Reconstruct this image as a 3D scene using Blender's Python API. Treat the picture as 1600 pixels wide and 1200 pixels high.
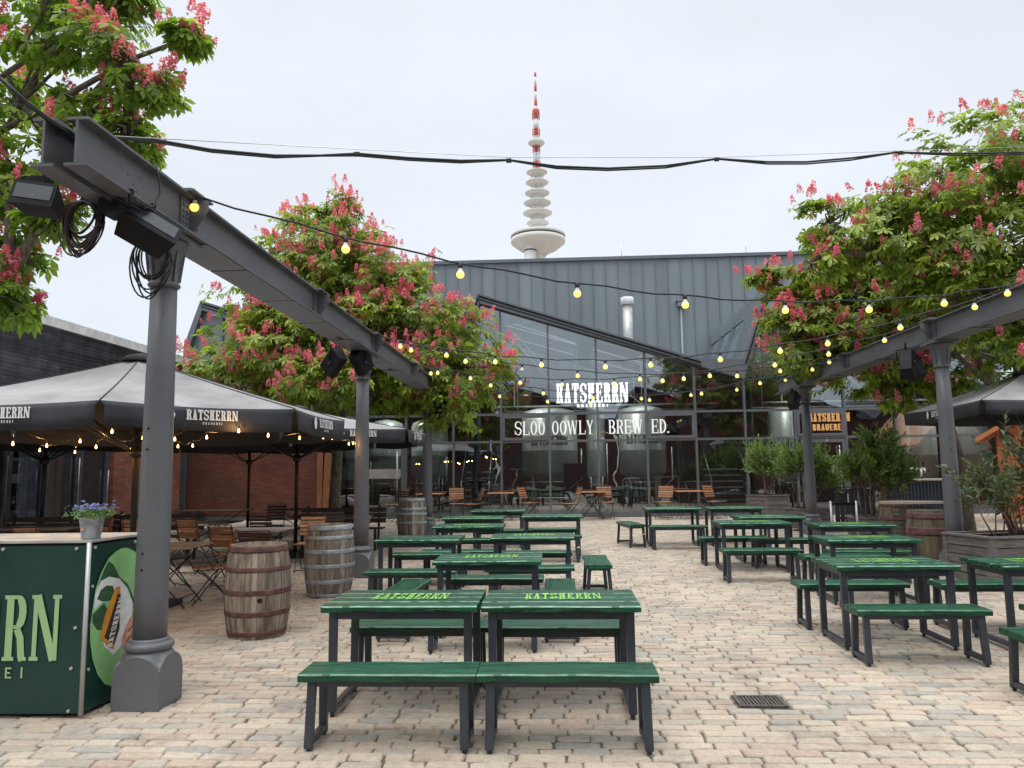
import bpy, math, random
import numpy as np
from math import sin, cos, pi, radians, sqrt, atan2
from mathutils import Vector, Matrix, Euler

S = bpy.context.scene
COL = S.collection
for o in list(bpy.data.objects): bpy.data.objects.remove(o)

# ------------------------------------------------------------------ camera
PSI, PITCH, ROLL = radians(3.13), radians(6.55), radians(0.73)
fw = Vector((-sin(PSI)*cos(PITCH), cos(PSI)*cos(PITCH), sin(PITCH)))
rt = Vector((cos(PSI), sin(PSI), 0)); up = rt.cross(fw)
r2 = rt*cos(ROLL) - up*sin(ROLL); u2 = up*cos(ROLL) + rt*sin(ROLL)
cam_d = bpy.data.cameras.new('camera'); cam = bpy.data.objects.new('camera', cam_d)
COL.objects.link(cam); S.camera = cam
cam_d.sensor_width = 36; cam_d.lens = 1175/1600*36; cam_d.clip_end = 4000; cam_d.clip_start = 0.05
M = Matrix((( r2.x, u2.x, -fw.x, 0), (r2.y, u2.y, -fw.y, 0), (r2.z, u2.z, -fw.z, 1.76), (0, 0, 0, 1)))
cam.matrix_world = M
S.render.resolution_x = 1024; S.render.resolution_y = 768

# ------------------------------------------------------------------ world + sun (overcast)
SUN_EL, SUN_AZ = radians(70), radians(200)
w = bpy.data.worlds.new("World"); S.world = w; w.use_nodes = True
nt = w.node_tree; N = nt.nodes; L = nt.links; N.clear()
out = N.new('ShaderNodeOutputWorld'); bg = N.new('ShaderNodeBackground')
sky = N.new('ShaderNodeTexSky'); sky.sky_type = 'NISHITA'; sky.sun_disc = False
sky.sun_elevation = SUN_EL; sky.sun_rotation = SUN_AZ
tc = N.new('ShaderNodeTexCoord'); sep = N.new('ShaderNodeSeparateXYZ')
L.new(tc.outputs['Generated'], sep.inputs[0])
rmp = N.new('ShaderNodeValToRGB')
rmp.color_ramp.elements[0].position = 0.0; rmp.color_ramp.elements[0].color = (8.2, 8.8, 9.6, 1)
rmp.color_ramp.elements[1].position = 1.0; rmp.color_ramp.elements[1].color = (27, 27.6, 28.2, 1)
e = rmp.color_ramp.elements.new(0.60); e.color = (8.1, 8.55, 9.15, 1)
e = rmp.color_ramp.elements.new(0.74); e.color = (14.5, 15.0, 15.6, 1)
L.new(sep.outputs['Z'], rmp.inputs[0])
nz = N.new('ShaderNodeTexNoise'); nz.inputs['Scale'].default_value = 2.2; nz.inputs['Detail'].default_value = 4
mp = N.new('ShaderNodeMapping'); mp.inputs['Scale'].default_value = (1, 1, 2.6)
L.new(tc.outputs['Generated'], mp.inputs[0]); L.new(mp.outputs[0], nz.inputs[0])
mr = N.new('ShaderNodeMapRange'); mr.inputs[1].default_value = .3; mr.inputs[2].default_value = .7
mr.inputs[3].default_value = .93; mr.inputs[4].default_value = 1.05
L.new(nz.outputs[0], mr.inputs[0])
mul = N.new('ShaderNodeMix'); mul.data_type = 'RGBA'; mul.blend_type = 'MULTIPLY'; mul.inputs[0].default_value = 1
L.new(rmp.outputs[0], mul.inputs[6]); L.new(mr.outputs[0], mul.inputs[7])
mix = N.new('ShaderNodeMix'); mix.data_type = 'RGBA'; mix.inputs[0].default_value = 0.93
L.new(sky.outputs[0], mix.inputs[6]); L.new(mul.outputs[2], mix.inputs[7])
L.new(mix.outputs[2], bg.inputs[0]); bg.inputs[1].default_value = 0.1
L.new(bg.outputs[0], out.inputs[0])
sd = bpy.data.lights.new('sun', 'SUN'); so = bpy.data.objects.new('sun', sd); COL.objects.link(so)
sd.energy = 1.5; sd.angle = radians(38); sd.color = (1, .96, .9)
so.rotation_euler = (radians(20), 0, radians(-25)); so.location = (0, -5, 30)
S.view_settings.view_transform = 'Standard'; S.view_settings.look = 'None'
S.view_settings.exposure = 0.14; S.view_settings.gamma = 1
S.render.engine = 'CYCLES'
S.cycles.max_bounces = 8; S.cycles.transparent_max_bounces = 16; S.cycles.diffuse_bounces = 3
S.cycles.sample_clamp_indirect = 4

# ------------------------------------------------------------------ helpers
R_ = random.Random(7)
RN = np.random.default_rng(11)
def G(Y): return .012*Y
def srgb(r, g, b):
    f = lambda c: ((c/255+.055)/1.055)**2.4 if c/255 > .04045 else c/255/12.92
    return (f(r), f(g), f(b), 1)

def tag(o, label=None, cat=None, group=None, kind=None):
    if label: o['label'] = label
    if cat: o['category'] = cat
    if group: o['group'] = group
    if kind: o['kind'] = kind
    return o
def empty(name, loc=(0, 0, 0), rz=0, label=None, cat=None, group=None):
    o = bpy.data.objects.new(name, None); COL.objects.link(o)
    o.location = loc; o.rotation_euler = (0, 0, rz); o.empty_display_size = .1
    return tag(o, label, cat, group)
def children(o): return [c for c in bpy.data.objects if c.parent == o]
def copy_tree(o, parent=None):
    c = o.copy(); COL.objects.link(c)
    if parent: c.parent = parent
    for ch in children(o): copy_tree(ch, c)
    return c

class MB:
    def __init__(s): s.v = []; s.f = []; s.t = []; s.sm = []
    def add(s, vs, fs, tint=.5, smooth=False):
        b = len(s.v); s.v += [tuple(v) for v in vs]
        for f in fs: s.f.append([b+i for i in f]); s.t.append(tint); s.sm.append(smooth)
        return s
    def box(s, c, d, rot=None, tint=.5, ch=0):
        hx, hy, hz = d[0]/2, d[1]/2, d[2]/2
        if ch <= 0:
            vs = [Vector((x*hx, y*hy, z*hz)) for x in (-1, 1) for y in (-1, 1) for z in (-1, 1)]
            fs = [(0, 1, 3, 2), (4, 6, 7, 5), (0, 4, 5, 1), (2, 3, 7, 6), (0, 2, 6, 4), (1, 5, 7, 3)]
        else:   # bevelled box
            vs = []; idx = {}
            for x in (-1, 1):
                for y in (-1, 1):
                    for z in (-1, 1):
                        for a in range(3):
                            p = [x*(hx-ch), y*(hy-ch), z*(hz-ch)]
                            p[a] = (x*hx, y*hy, z*hz)[a]
                            idx[(x, y, z, a)] = len(vs); vs.append(Vector(p))
            fs = []
            for a in range(3):
                b, c2 = [(1, 2), (2, 0), (0, 1)][a]
                for sg in (-1, 1):
                    q = []
                    for (p, r) in ((-1, -1), (1, -1), (1, 1), (-1, 1)):
                        k = [0, 0, 0]; k[a] = sg; k[b] = p; k[c2] = r; q.append(idx[(k[0], k[1], k[2], a)])
                    fs.append(q if sg > 0 else q[::-1])
            for a in range(3):
                b, c2 = [(1, 2), (2, 0), (0, 1)][a]
                for p in (-1, 1):
                    for r in (-1, 1):
                        k0 = [0, 0, 0]; k1 = [0, 0, 0]; k0[a] = -1; k1[a] = 1
                        k0[b] = k1[b] = p; k0[c2] = k1[c2] = r
                        q = [idx[(*k0, b)], idx[(*k1, b)], idx[(*k1, c2)], idx[(*k0, c2)]]
                        fs.append(q if p*r > 0 else q[::-1])
            for x in (-1, 1):
                for y in (-1, 1):
                    for z in (-1, 1):
                        q = [idx[(x, y, z, a)] for a in range(3)]
                        fs.append(q if x*y*z > 0 else q[::-1])
        if rot is not None:
            R = rot if isinstance(rot, Matrix) else Euler(rot).to_matrix()
            vs = [R @ v for v in vs]
        c = Vector(c)
        return s.add([v+c for v in vs], fs, tint)
    def beam(s, a, b, w, h, tint=.5, ch=0, upv=(0, 0, 1)):
        a, b = Vector(a), Vector(b); d = b-a; l = d.length; d.normalize()
        u = Vector(upv); x = d.cross(u)
        if x.length < 1e-4: x = d.cross(Vector((0, 1, 0)))
        x.normalize(); z = x.cross(d)
        R = Matrix((x, d, z)).transposed()
        return s.box((a+b)/2, (w, l, h), R, tint, ch)
    def tube(s, path, r, n=8, tint=.5, cap=True, smooth=True):
        P = [Vector(p) for p in path]; rs = r if isinstance(r, (list, tuple)) else [r]*len(P)
        vs = []; prev = None
        for i, p in enumerate(P):
            d = (P[min(i+1, len(P)-1)]-P[max(i-1, 0)]).normalized()
            if prev is None:
                x = d.cross(Vector((0, 0, 1)))
                if x.length < .05: x = d.cross(Vector((0, 1, 0)))
            else: x = prev - d*prev.dot(d)
            x.normalize(); prev = x; y = d.cross(x)
            for k in range(n):
                a = 2*pi*k/n; vs.append(p + (x*cos(a)+y*sin(a))*rs[i])
        fs = [(i*n+k, i*n+(k+1) % n, (i+1)*n+(k+1) % n, (i+1)*n+k) for i in range(len(P)-1) for k in range(n)]
        s.add(vs, fs, tint, smooth)
        if cap:
            b = len(s.v)-len(vs)
            s.f.append([b+k for k in range(n)][::-1]); s.t.append(tint); s.sm.append(False)
            s.f.append([b+(len(P)-1)*n+k for k in range(n)]); s.t.append(tint); s.sm.append(False)
        return s
    def lathe(s, prof, n=24, c=(0, 0, 0), tint=.5, smooth=True, cap=True):
        vs = [(c[0]+r*cos(2*pi*k/n), c[1]+r*sin(2*pi*k/n), c[2]+z) for r, z in prof for k in range(n)]
        fs = [(i*n+k, i*n+(k+1) % n, (i+1)*n+(k+1) % n, (i+1)*n+k) for i in range(len(prof)-1) for k in range(n)]
        s.add(vs, fs, tint, smooth); b = len(s.v)-len(vs)
        if cap:
            if prof[0][0] > 1e-4: s.f.append([b+k for k in range(n)][::-1]); s.t.append(tint); s.sm.append(False)
            if prof[-1][0] > 1e-4: s.f.append([b+(len(prof)-1)*n+k for k in range(n)]); s.t.append(tint); s.sm.append(False)
        return s
    def prism(s, poly, fn, t0, t1, tint=.5):
        """poly 2D ccw; fn(u,v,t)->xyz"""
        n = len(poly)
        vs = [fn(u, v, t0) for u, v in poly]+[fn(u, v, t1) for u, v in poly]
        fs = [list(range(n)), [n+i for i in range(n)][::-1]]+[(i, n+i, n+(i+1) % n, (i+1) % n) for i in range(n)]
        return s.add(vs, fs, tint)
    def build(s, name, mat, parent=None, loc=None, rz=None):
        me = bpy.data.meshes.new(name); me.from_pydata(s.v, [], s.f)
        me.polygons.foreach_set('use_smooth', s.sm)
        at = me.attributes.new('tint', 'FLOAT', 'FACE'); at.data.foreach_set('value', s.t)
        if isinstance(mat, (list, tuple)):
            for m in mat: me.materials.append(m)
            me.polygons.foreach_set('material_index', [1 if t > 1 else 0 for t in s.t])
        else: me.materials.append(mat)
        me.update()
        o = bpy.data.objects.new(name, me); COL.objects.link(o)
        if parent: o.parent = parent
        if loc: o.location = loc
        if rz is not None: o.rotation_euler = (0, 0, rz)
        return o

def np_mesh(name, V, F, mat, tint=None, parent=None, smooth=False):
    """V (n,3), F (m,k) equal sized faces"""
    V = np.asarray(V, np.float32); F = np.asarray(F, np.int32); m, k = F.shape
    me = bpy.data.meshes.new(name); me.vertices.add(len(V)); me.vertices.foreach_set('co', V.ravel())
    me.loops.add(m*k); me.loops.foreach_set('vertex_index', F.ravel())
    me.polygons.add(m); me.polygons.foreach_set('loop_start', np.arange(m, dtype=np.int32)*k)
    me.polygons.foreach_set('loop_total', np.full(m, k, np.int32))
    me.polygons.foreach_set('use_smooth', np.full(m, smooth))
    if tint is not None:
        at = me.attributes.new('tint', 'FLOAT', 'FACE'); at.data.foreach_set('value', np.asarray(tint, np.float32))
    me.materials.append(mat); me.update(calc_edges=True); me.validate()
    o = bpy.data.objects.new(name, me); COL.objects.link(o)
    if parent: o.parent = parent
    return o

# ------------------------------------------------------------------ materials
def mat(name, col, rough=.5, metal=0, var=.12, vscale=3, bump=0, bscale=30, tintamt=0, col2=None, stretch=(1, 1, 1),
        spec=.5, coat=0, dirt=None, trans=0, emis=None, estr=0, world=False, rvar=0):
    m = bpy.data.materials.new(name); m.use_nodes = True; t = m.node_tree; n = t.nodes; l = t.links
    b = n['Principled BSDF']; b.inputs['Roughness'].default_value = rough; b.inputs['Metallic'].default_value = metal
    b.inputs['Specular IOR Level'].default_value = spec; b.inputs['Coat Weight'].default_value = coat
    tc = n.new('ShaderNodeTexCoord'); mp = n.new('ShaderNodeMapping'); mp.inputs['Scale'].default_value = stretch
    l.new(tc.outputs['Object'], mp.inputs[0]); co = mp.outputs[0]
    if world:
        g = n.new('ShaderNodeNewGeometry'); l.new(g.outputs['Position'], mp.inputs[0])
    c = tuple(col[:3])+(1,)
    nz = n.new('ShaderNodeTexNoise'); nz.inputs['Scale'].default_value = vscale; nz.inputs['Detail'].default_value = 5
    nz.inputs['Roughness'].default_value = .6
    l.new(co, nz.inputs['Vector'])
    mx = n.new('ShaderNodeMix'); mx.data_type = 'RGBA'
    ca = col2 if col2 else tuple(x*(1-var*2.2) for x in c[:3])+(1,)
    mx.inputs[6].default_value = tuple(ca[:3])+(1,); mx.inputs[7].default_value = c if col2 else tuple(min(1, x*(1+var)) for x in c[:3])+(1,)
    mrr = n.new('ShaderNodeMapRange'); mrr.inputs[1].default_value = .32; mrr.inputs[2].default_value = .66
    l.new(nz.outputs[0], mrr.inputs[0]); l.new(mrr.outputs[0], mx.inputs[0])
    cur = mx.outputs[2]
    if dirt:
        n2 = n.new('ShaderNodeTexNoise'); n2.inputs['Scale'].default_value = dirt[1]; n2.inputs['Detail'].default_value = 8
        n2.inputs['Roughness'].default_value = .7; l.new(co, n2.inputs['Vector'])
        r2 = n.new('ShaderNodeMapRange'); r2.inputs[1].default_value = dirt[2]; r2.inputs[2].default_value = dirt[2]+dirt[3]
        l.new(n2.outputs[0], r2.inputs[0])
        m2 = n.new('ShaderNodeMix'); m2.data_type = 'RGBA'; l.new(cur, m2.inputs[6]); m2.inputs[7].default_value = tuple(dirt[0][:3])+(1,)
        l.new(r2.outputs[0], m2.inputs[0]); cur = m2.outputs[2]
    if tintamt:
        a = n.new('ShaderNodeAttribute'); a.attribute_name = 'tint'
        r3 = n.new('ShaderNodeMapRange'); r3.inputs[3].default_value = 1-tintamt; r3.inputs[4].default_value = 1+tintamt
        l.new(a.outputs['Fac'], r3.inputs[0])
        m3 = n.new('ShaderNodeMix'); m3.data_type = 'RGBA'; m3.blend_type = 'MULTIPLY'; m3.inputs[0].default_value = 1
        l.new(cur, m3.inputs[6]); l.new(r3.outputs[0], m3.inputs[7]); cur = m3.outputs[2]
    l.new(cur, b.inputs['Base Color'])
    if rvar:
        r4 = n.new('ShaderNodeMapRange'); r4.inputs[1].default_value = .3; r4.inputs[2].default_value = .7
        r4.inputs[3].default_value = rough-rvar; r4.inputs[4].default_value = rough+rvar
        l.new(nz.outputs[0], r4.inputs[0]); l.new(r4.outputs[0], b.inputs['Roughness'])
    if bump:
        n3 = n.new('ShaderNodeTexNoise'); n3.inputs['Scale'].default_value = bscale; n3.inputs['Detail'].default_value = 4
        l.new(co, n3.inputs['Vector']); bp = n.new('ShaderNodeBump'); bp.inputs['Strength'].default_value = bump
        bp.inputs['Distance'].default_value = .02; l.new(n3.outputs[0], bp.inputs['Height']); l.new(bp.outputs[0], b.inputs['Normal'])
    if emis:
        b.inputs['Emission Color'].default_value = tuple(emis[:3])+(1,); b.inputs['Emission Strength'].default_value = estr
        m.cycles.emission_sampling = 'NONE'
    return m

def leafmat(name, c_dark, c_light, tr=.35, rough=.45):
    m = bpy.data.materials.new(name); m.use_nodes = True; t = m.node_tree; n = t.nodes; l = t.links
    b = n['Principled BSDF']; b.inputs['Roughness'].default_value = rough
    a = n.new('ShaderNodeAttribute'); a.attribute_name = 'tint'
    r = n.new('ShaderNodeValToRGB'); r.color_ramp.elements[0].color = tuple(c_dark)+(1,); r.color_ramp.elements[1].color = tuple(c_light)+(1,)
    l.new(a.outputs['Fac'], r.inputs[0]); l.new(r.outputs[0], b.inputs['Base Color'])
    tl = n.new('ShaderNodeBsdfTranslucent'); hm = n.new('ShaderNodeMix'); hm.data_type = 'RGBA'; hm.blend_type = 'MULTIPLY'
    hm.inputs[0].default_value = 1; l.new(r.outputs[0], hm.inputs[6]); hm.inputs[7].default_value = (1.5, 1.6, .7, 1)
    l.new(hm.outputs[2], tl.inputs[0])
    mx = n.new('ShaderNodeMixShader'); mx.inputs[0].default_value = tr
    l.new(b.outputs[0], mx.inputs[1]); l.new(tl.outputs[0], mx.inputs[2])
    l.new(mx.outputs[0], n['Material Output'].inputs[0])
    return m

def glassmat(name, refl=.2, tint=(.55, .62, .62), rough=0.0, wav=.0):
    m = bpy.data.materials.new(name); m.use_nodes = True; t = m.node_tree; n = t.nodes; l = t.links
    n.remove(n['Principled BSDF'])
    tr = n.new('ShaderNodeBsdfTransparent'); tr.inputs[0].default_value = tuple(tint)+(1,)
    gl = n.new('ShaderNodeBsdfGlossy'); gl.inputs['Roughness'].default_value = rough; gl.inputs[0].default_value = (.86, .93, .97, 1)
    lw = n.new('ShaderNodeLayerWeight'); lw.inputs[0].default_value = .35
    mr = n.new('ShaderNodeMapRange'); mr.inputs[3].default_value = refl; mr.inputs[4].default_value = 1.0
    l.new(lw.outputs['Fresnel'], mr.inputs[0])
    mx = n.new('ShaderNodeMixShader'); l.new(mr.outputs[0], mx.inputs[0]); l.new(tr.outputs[0], mx.inputs[1]); l.new(gl.outputs[0], mx.inputs[2])
    l.new(mx.outputs[0], n['Material Output'].inputs[0])
    if wav:
        g = n.new('ShaderNodeNewGeometry'); nz = n.new('ShaderNodeTexNoise'); nz.inputs['Scale'].default_value = .7
        l.new(g.outputs['Position'], nz.inputs[0]); bp = n.new('ShaderNodeBump'); bp.inputs['Strength'].default_value = wav
        bp.inputs['Distance'].default_value = .05
        l.new(nz.outputs[0], bp.inputs['Height']); l.new(bp.outputs[0], gl.inputs['Normal'])
    return m

def brickmat(name, c1, c2, cm, axis='YZ', bw=.24, rh=.065, ms=.008, rough=.85):
    m = bpy.data.materials.new(name); m.use_nodes = True; t = m.node_tree; n = t.nodes; l = t.links
    b = n['Principled BSDF']; b.inputs['Roughness'].default_value = rough
    g = n.new('ShaderNodeNewGeometry'); sp = n.new('ShaderNodeSeparateXYZ'); cb = n.new('ShaderNodeCombineXYZ')
    l.new(g.outputs['Position'], sp.inputs[0]); l.new(sp.outputs[axis[0]], cb.inputs[0]); l.new(sp.outputs[axis[1]], cb.inputs[1])
    br = n.new('ShaderNodeTexBrick'); br.inputs['Scale'].default_value = 1; br.inputs['Brick Width'].default_value = bw
    br.inputs['Row Height'].default_value = rh; br.inputs['Mortar Size'].default_value = ms; br.inputs['Mortar Smooth'].default_value = .3
    br.inputs['Color1'].default_value = tuple(c1)+(1,); br.inputs['Color2'].default_value = tuple(c2)+(1,); br.inputs['Mortar'].default_value = tuple(cm)+(1,)
    l.new(cb.outputs[0], br.inputs[0])
    nz = n.new('ShaderNodeTexNoise'); nz.inputs['Scale'].default_value = 1.3; nz.inputs['Detail'].default_value = 6; l.new(g.outputs['Position'], nz.inputs[0])
    mr = n.new('ShaderNodeMapRange'); mr.inputs[1].default_value = .3; mr.inputs[2].default_value = .7; mr.inputs[3].default_value = .75; mr.inputs[4].default_value = 1.2
    l.new(nz.outputs[0], mr.inputs[0]); mm = n.new('ShaderNodeMix'); mm.data_type = 'RGBA'; mm.blend_type = 'MULTIPLY'; mm.inputs[0].default_value = 1
    l.new(br.outputs[0], mm.inputs[6]); l.new(mr.outputs[0], mm.inputs[7]); l.new(mm.outputs[2], b.inputs['Base Color'])
    bp = n.new('ShaderNodeBump'); bp.inputs['Strength'].default_value = .6; bp.inputs['Distance'].default_value = .01; bp.invert = True
    l.new(br.outputs['Fac'], bp.inputs['Height']); l.new(bp.outputs[0], b.inputs['Normal'])
    return m

m_steel = mat('grey_steel_paint', (.115, .118, .13), .5, var=.16, vscale=1.6, stretch=(1, 1, 3), bump=.15, bscale=40, dirt=((.07, .062, .058), 7, .56, .2), rvar=.12)
m_iron = mat('cast_iron_paint', (.120, .125, .136), .46, var=.05, vscale=2.2, stretch=(1, 1, .8), bump=.14, bscale=45, dirt=((.085, .082, .082), 5, .60, .25), rvar=.08)
m_black = mat('black_plastic', (.012, .013, .016), .6, var=.2, vscale=8, spec=.15)
m_cable = mat('cable_rubber', (.012, .012, .013), .5)
m_cable2 = mat('maroon_cable', (.035, .016, .016), .5)
m_green = mat('green_wood_paint', (.003, .076, .034), .32, var=.3, vscale=2.5, stretch=(1.2, 16, 8), bump=.5, bscale=9, rvar=.1,
              dirt=((.05, .155, .09), 4, .57, .14), tintamt=.25)
m_edgehl = mat('highlit_green_edges', (.16, .31, .22), .4, var=.3, vscale=9, dirt=((.02, .12, .06), 14, .52, .12))  # edge highlights painted as paler green on the tabletop bevels
m_edgehl2 = mat('highlit_bench_edges', (.06, .19, .11), .35, var=.3, vscale=9, dirt=((.01, .09, .045), 14, .5, .12))  # weaker painted highlight for the bench seat bevels
m_letter = mat('lime_lettering_paint', (.25, .56, .11), .5, var=.25, vscale=25, dirt=((.02, .16, .07), 40, .6, .1))
m_frame = mat('slate_frame_paint', (.034, .041, .054), .38, var=.15, vscale=4, dirt=((.045, .05, .055), 14, .66, .1))
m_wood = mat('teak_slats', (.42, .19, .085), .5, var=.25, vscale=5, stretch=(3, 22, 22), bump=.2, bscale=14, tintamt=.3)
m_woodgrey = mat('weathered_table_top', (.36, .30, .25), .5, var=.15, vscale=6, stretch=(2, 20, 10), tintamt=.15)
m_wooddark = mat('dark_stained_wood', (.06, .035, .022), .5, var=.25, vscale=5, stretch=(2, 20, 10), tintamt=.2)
m_chairmetal = mat('chair_iron', (.014, .018, .026), .4)
m_barrel = mat('oak_staves', (.30, .235, .18), .8, var=.28, vscale=3, stretch=(6, 6, .8), bump=.5, bscale=40, tintamt=.38, dirt=((.10, .075, .06), 4, .55, .2))
m_barrel2 = mat('oak_staves_grey', (.29, .25, .205), .8, var=.28, vscale=3, stretch=(6, 6, .8), bump=.5, bscale=40, tintamt=.4, dirt=((.12, .10, .08), 4, .52, .2))
m_barrel3 = mat('oak_staves_mossy', (.15, .115, .075), .85, var=.28, vscale=3, stretch=(6, 6, .8), bump=.5, bscale=40, tintamt=.3, dirt=((.10, .12, .06), 4, .5, .2))
m_hooprust = mat('rusty_hoops', (.13, .055, .05), .65, var=.3, vscale=9, bump=.2, bscale=70, dirt=((.22, .10, .07), 20, .58, .12))
m_hoopgalv = mat('galvanised_hoops', (.36, .42, .45), .5, metal=.3, var=.2, vscale=9, dirt=((.16, .15, .14), 10, .6, .15))
m_planter = mat('grey_planter_boards', (.15, .13, .125), .75, var=.22, vscale=3, stretch=(2, 2, 18), bump=.3, bscale=14, tintamt=.2)
m_soil = mat('soil', (.03, .022, .016), .95, bump=1, bscale=30)
m_zinc = mat('zinc_bucket', (.33, .36, .38), .42, metal=.6, var=.15, vscale=8)
m_metalclad = mat('standing_seam_zinc', (.21, .245, .265), .5, metal=.25, var=.08, vscale=.8, stretch=(1, 1, .25), tintamt=.09)
m_mull = mat('grey_aluminium', (.15, .16, .18), .42, metal=.3, var=.06)
m_concrete = mat('tower_concrete', (.66, .66, .62), .9, var=.05, vscale=.05)
m_towerdark = mat('tower_window_band', (.05, .055, .06), .4)
m_towerwhite = mat('tower_white', (.75, .76, .77), .6)
m_towerred = mat('tower_red', (.56, .11, .09), .6)
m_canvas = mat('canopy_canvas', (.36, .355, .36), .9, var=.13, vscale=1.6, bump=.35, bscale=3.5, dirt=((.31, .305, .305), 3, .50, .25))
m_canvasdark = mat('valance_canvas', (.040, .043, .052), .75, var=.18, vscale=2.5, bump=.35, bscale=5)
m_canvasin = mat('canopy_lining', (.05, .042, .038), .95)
m_white = mat('white_lettering', (.82, .82, .80), .6, var=.03)
m_whiteglow = mat('white_glow_letters', (.85, .85, .85), .5, var=.02, emis=(1, 1, .97), estr=.35)  # weak glow added so the slogan letters come out whiter
m_pole = mat('umbrella_pole', (.02, .022, .025), .4)
m_bark = mat('bark', (.19, .16, .13), .95, var=.3, vscale=10, stretch=(2, 2, .7), bump=1, bscale=24, dirt=((.17, .18, .12), 5, .5, .2))
m_leaf = leafmat('chestnut_leaf', (.055, .115, .018), (.42, .52, .085), .42)
m_leaf_n = leafmat('chestnut_leaf_near', (.075, .15, .03), (.34, .46, .09), .58)
m_pink = leafmat('red_blossom', (.63, .06, .18), (.93, .37, .49), .33, .6)
m_laurel = leafmat('laurel_leaf', (.04, .085, .018), (.23, .36, .07), .25, .36)
m_photinia = leafmat('viburnum_leaf', (.035, .06, .025), (.15, .20, .075), .2, .35)
m_stem = mat('shrub_stem', (.17, .12, .09), .9)
m_glass = glassmat('facade_glass', .22, (.60, .66, .65), wav=.2)
m_glassroof = glassmat('rooflight_glass', .04, (.95, .97, .97))
m_glassdark = glassmat('side_glass', .10, (.35, .38, .42))
m_steeltank = mat('brushed_steel', (.74, .78, .75), .38, metal=.45, var=.05, vscale=1, stretch=(8, 8, .1), rvar=.08)
m_pipe = mat('steel_pipe', (.6, .62, .62), .3, metal=1)
m_tread = mat('light_treads', (.42, .45, .45), .5)
m_darkin = mat('interior_dark', (.028, .028, .03), .8)
m_redin = mat('interior_brick_red', (.045, .018, .014), .85, var=.2, vscale=4)
m_floorin = mat('interior_floor', (.07, .07, .07), .3)
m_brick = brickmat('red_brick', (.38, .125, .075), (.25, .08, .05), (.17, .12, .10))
m_brickF = brickmat('red_brick_rear', (.075, .022, .017), (.055, .018, .015), (.045, .035, .03), 'XZ')
m_louvre = mat('dark_louvre', (.085, .092, .112), .45, var=.25, vscale=3, tintamt=.35)
m_fascia = mat('pale_fascia', (.8, .8, .79), .6)
m_shutter = mat('reddish_timber', (.075, .022, .012), .6, var=.2, vscale=3, stretch=(1, 1, 12), tintamt=.2)
m_shutter2 = mat('orange_timber_post', (.30, .12, .055), .6, var=.2, vscale=3, stretch=(10, 10, 1))
m_hut = mat('orange_hut_boards', (.52, .165, .05), .6, var=.15, vscale=3, stretch=(1, 1, 14), tintamt=.16)
m_hutroof = mat('orange_hut_eaves', (.60, .22, .09), .6)
m_bar = mat('blueblack_corrugated', (.028, .036, .052), .4, var=.1)
m_gate = mat('black_gate_boards', (.02, .021, .025), .5, var=.2, vscale=4)
m_banner = mat('dark_green_banner', (.010, .046, .038), .33, var=.12, vscale=2, bump=.12, bscale=2.5)
m_bannerlet = mat('pale_green_print', (.33, .50, .24), .4, var=.03)
m_pillg = mat('light_green_print', (.30, .60, .24), .4, var=.12, vscale=4)
m_pilld = mat('olive_shadow_print', (.035, .11, .05), .4, var=.2, vscale=4)
m_alu = mat('aluminium_trim', (.52, .52, .50), .4, metal=.4)
m_foam = mat('white_print', (.80, .81, .82), .4, var=.06, vscale=14)
m_amber = mat('amber_print', (.72, .31, .03), .4, var=.15, vscale=6)
m_brown = mat('brown_print', (.035, .014, .012), .4)
m_skinp = mat('skin_print', (.72, .33, .22), .5, var=.2, vscale=20)
m_lamp = mat('glowing_yellow_globe', (.9, .75, .2), .3, emis=(1, .72, .16), estr=1.15)
m_lampoff = mat('white_bulb_neck', (.7, .7, .66), .3)
m_lampwarm = mat('warm_filament_bulb', (1, .7, .3), .3, emis=(1, .55, .18), estr=7)
m_neon = mat('white_lit_letters', (.9, .9, .9), .5, emis=(1, 1, 1), estr=1.0)
m_orlit = mat('orange_lit_letters', (.9, .5, .2), .5, emis=(1, .5, .2), estr=1.1)
m_flowerb = leafmat('blue_petals', (.10, .12, .42), (.26, .28, .62), .2)
m_herb = leafmat('herb_leaf', (.05, .12, .03), (.20, .33, .10), .3)
m_drain = mat('drain_iron', (.10, .085, .075), .6, var=.3, vscale=30)
m_yellow = mat('yellow_tape', (.75, .75, .1), .5)
m_void = mat('black_hole', (.004, .004, .004), .9)

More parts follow.
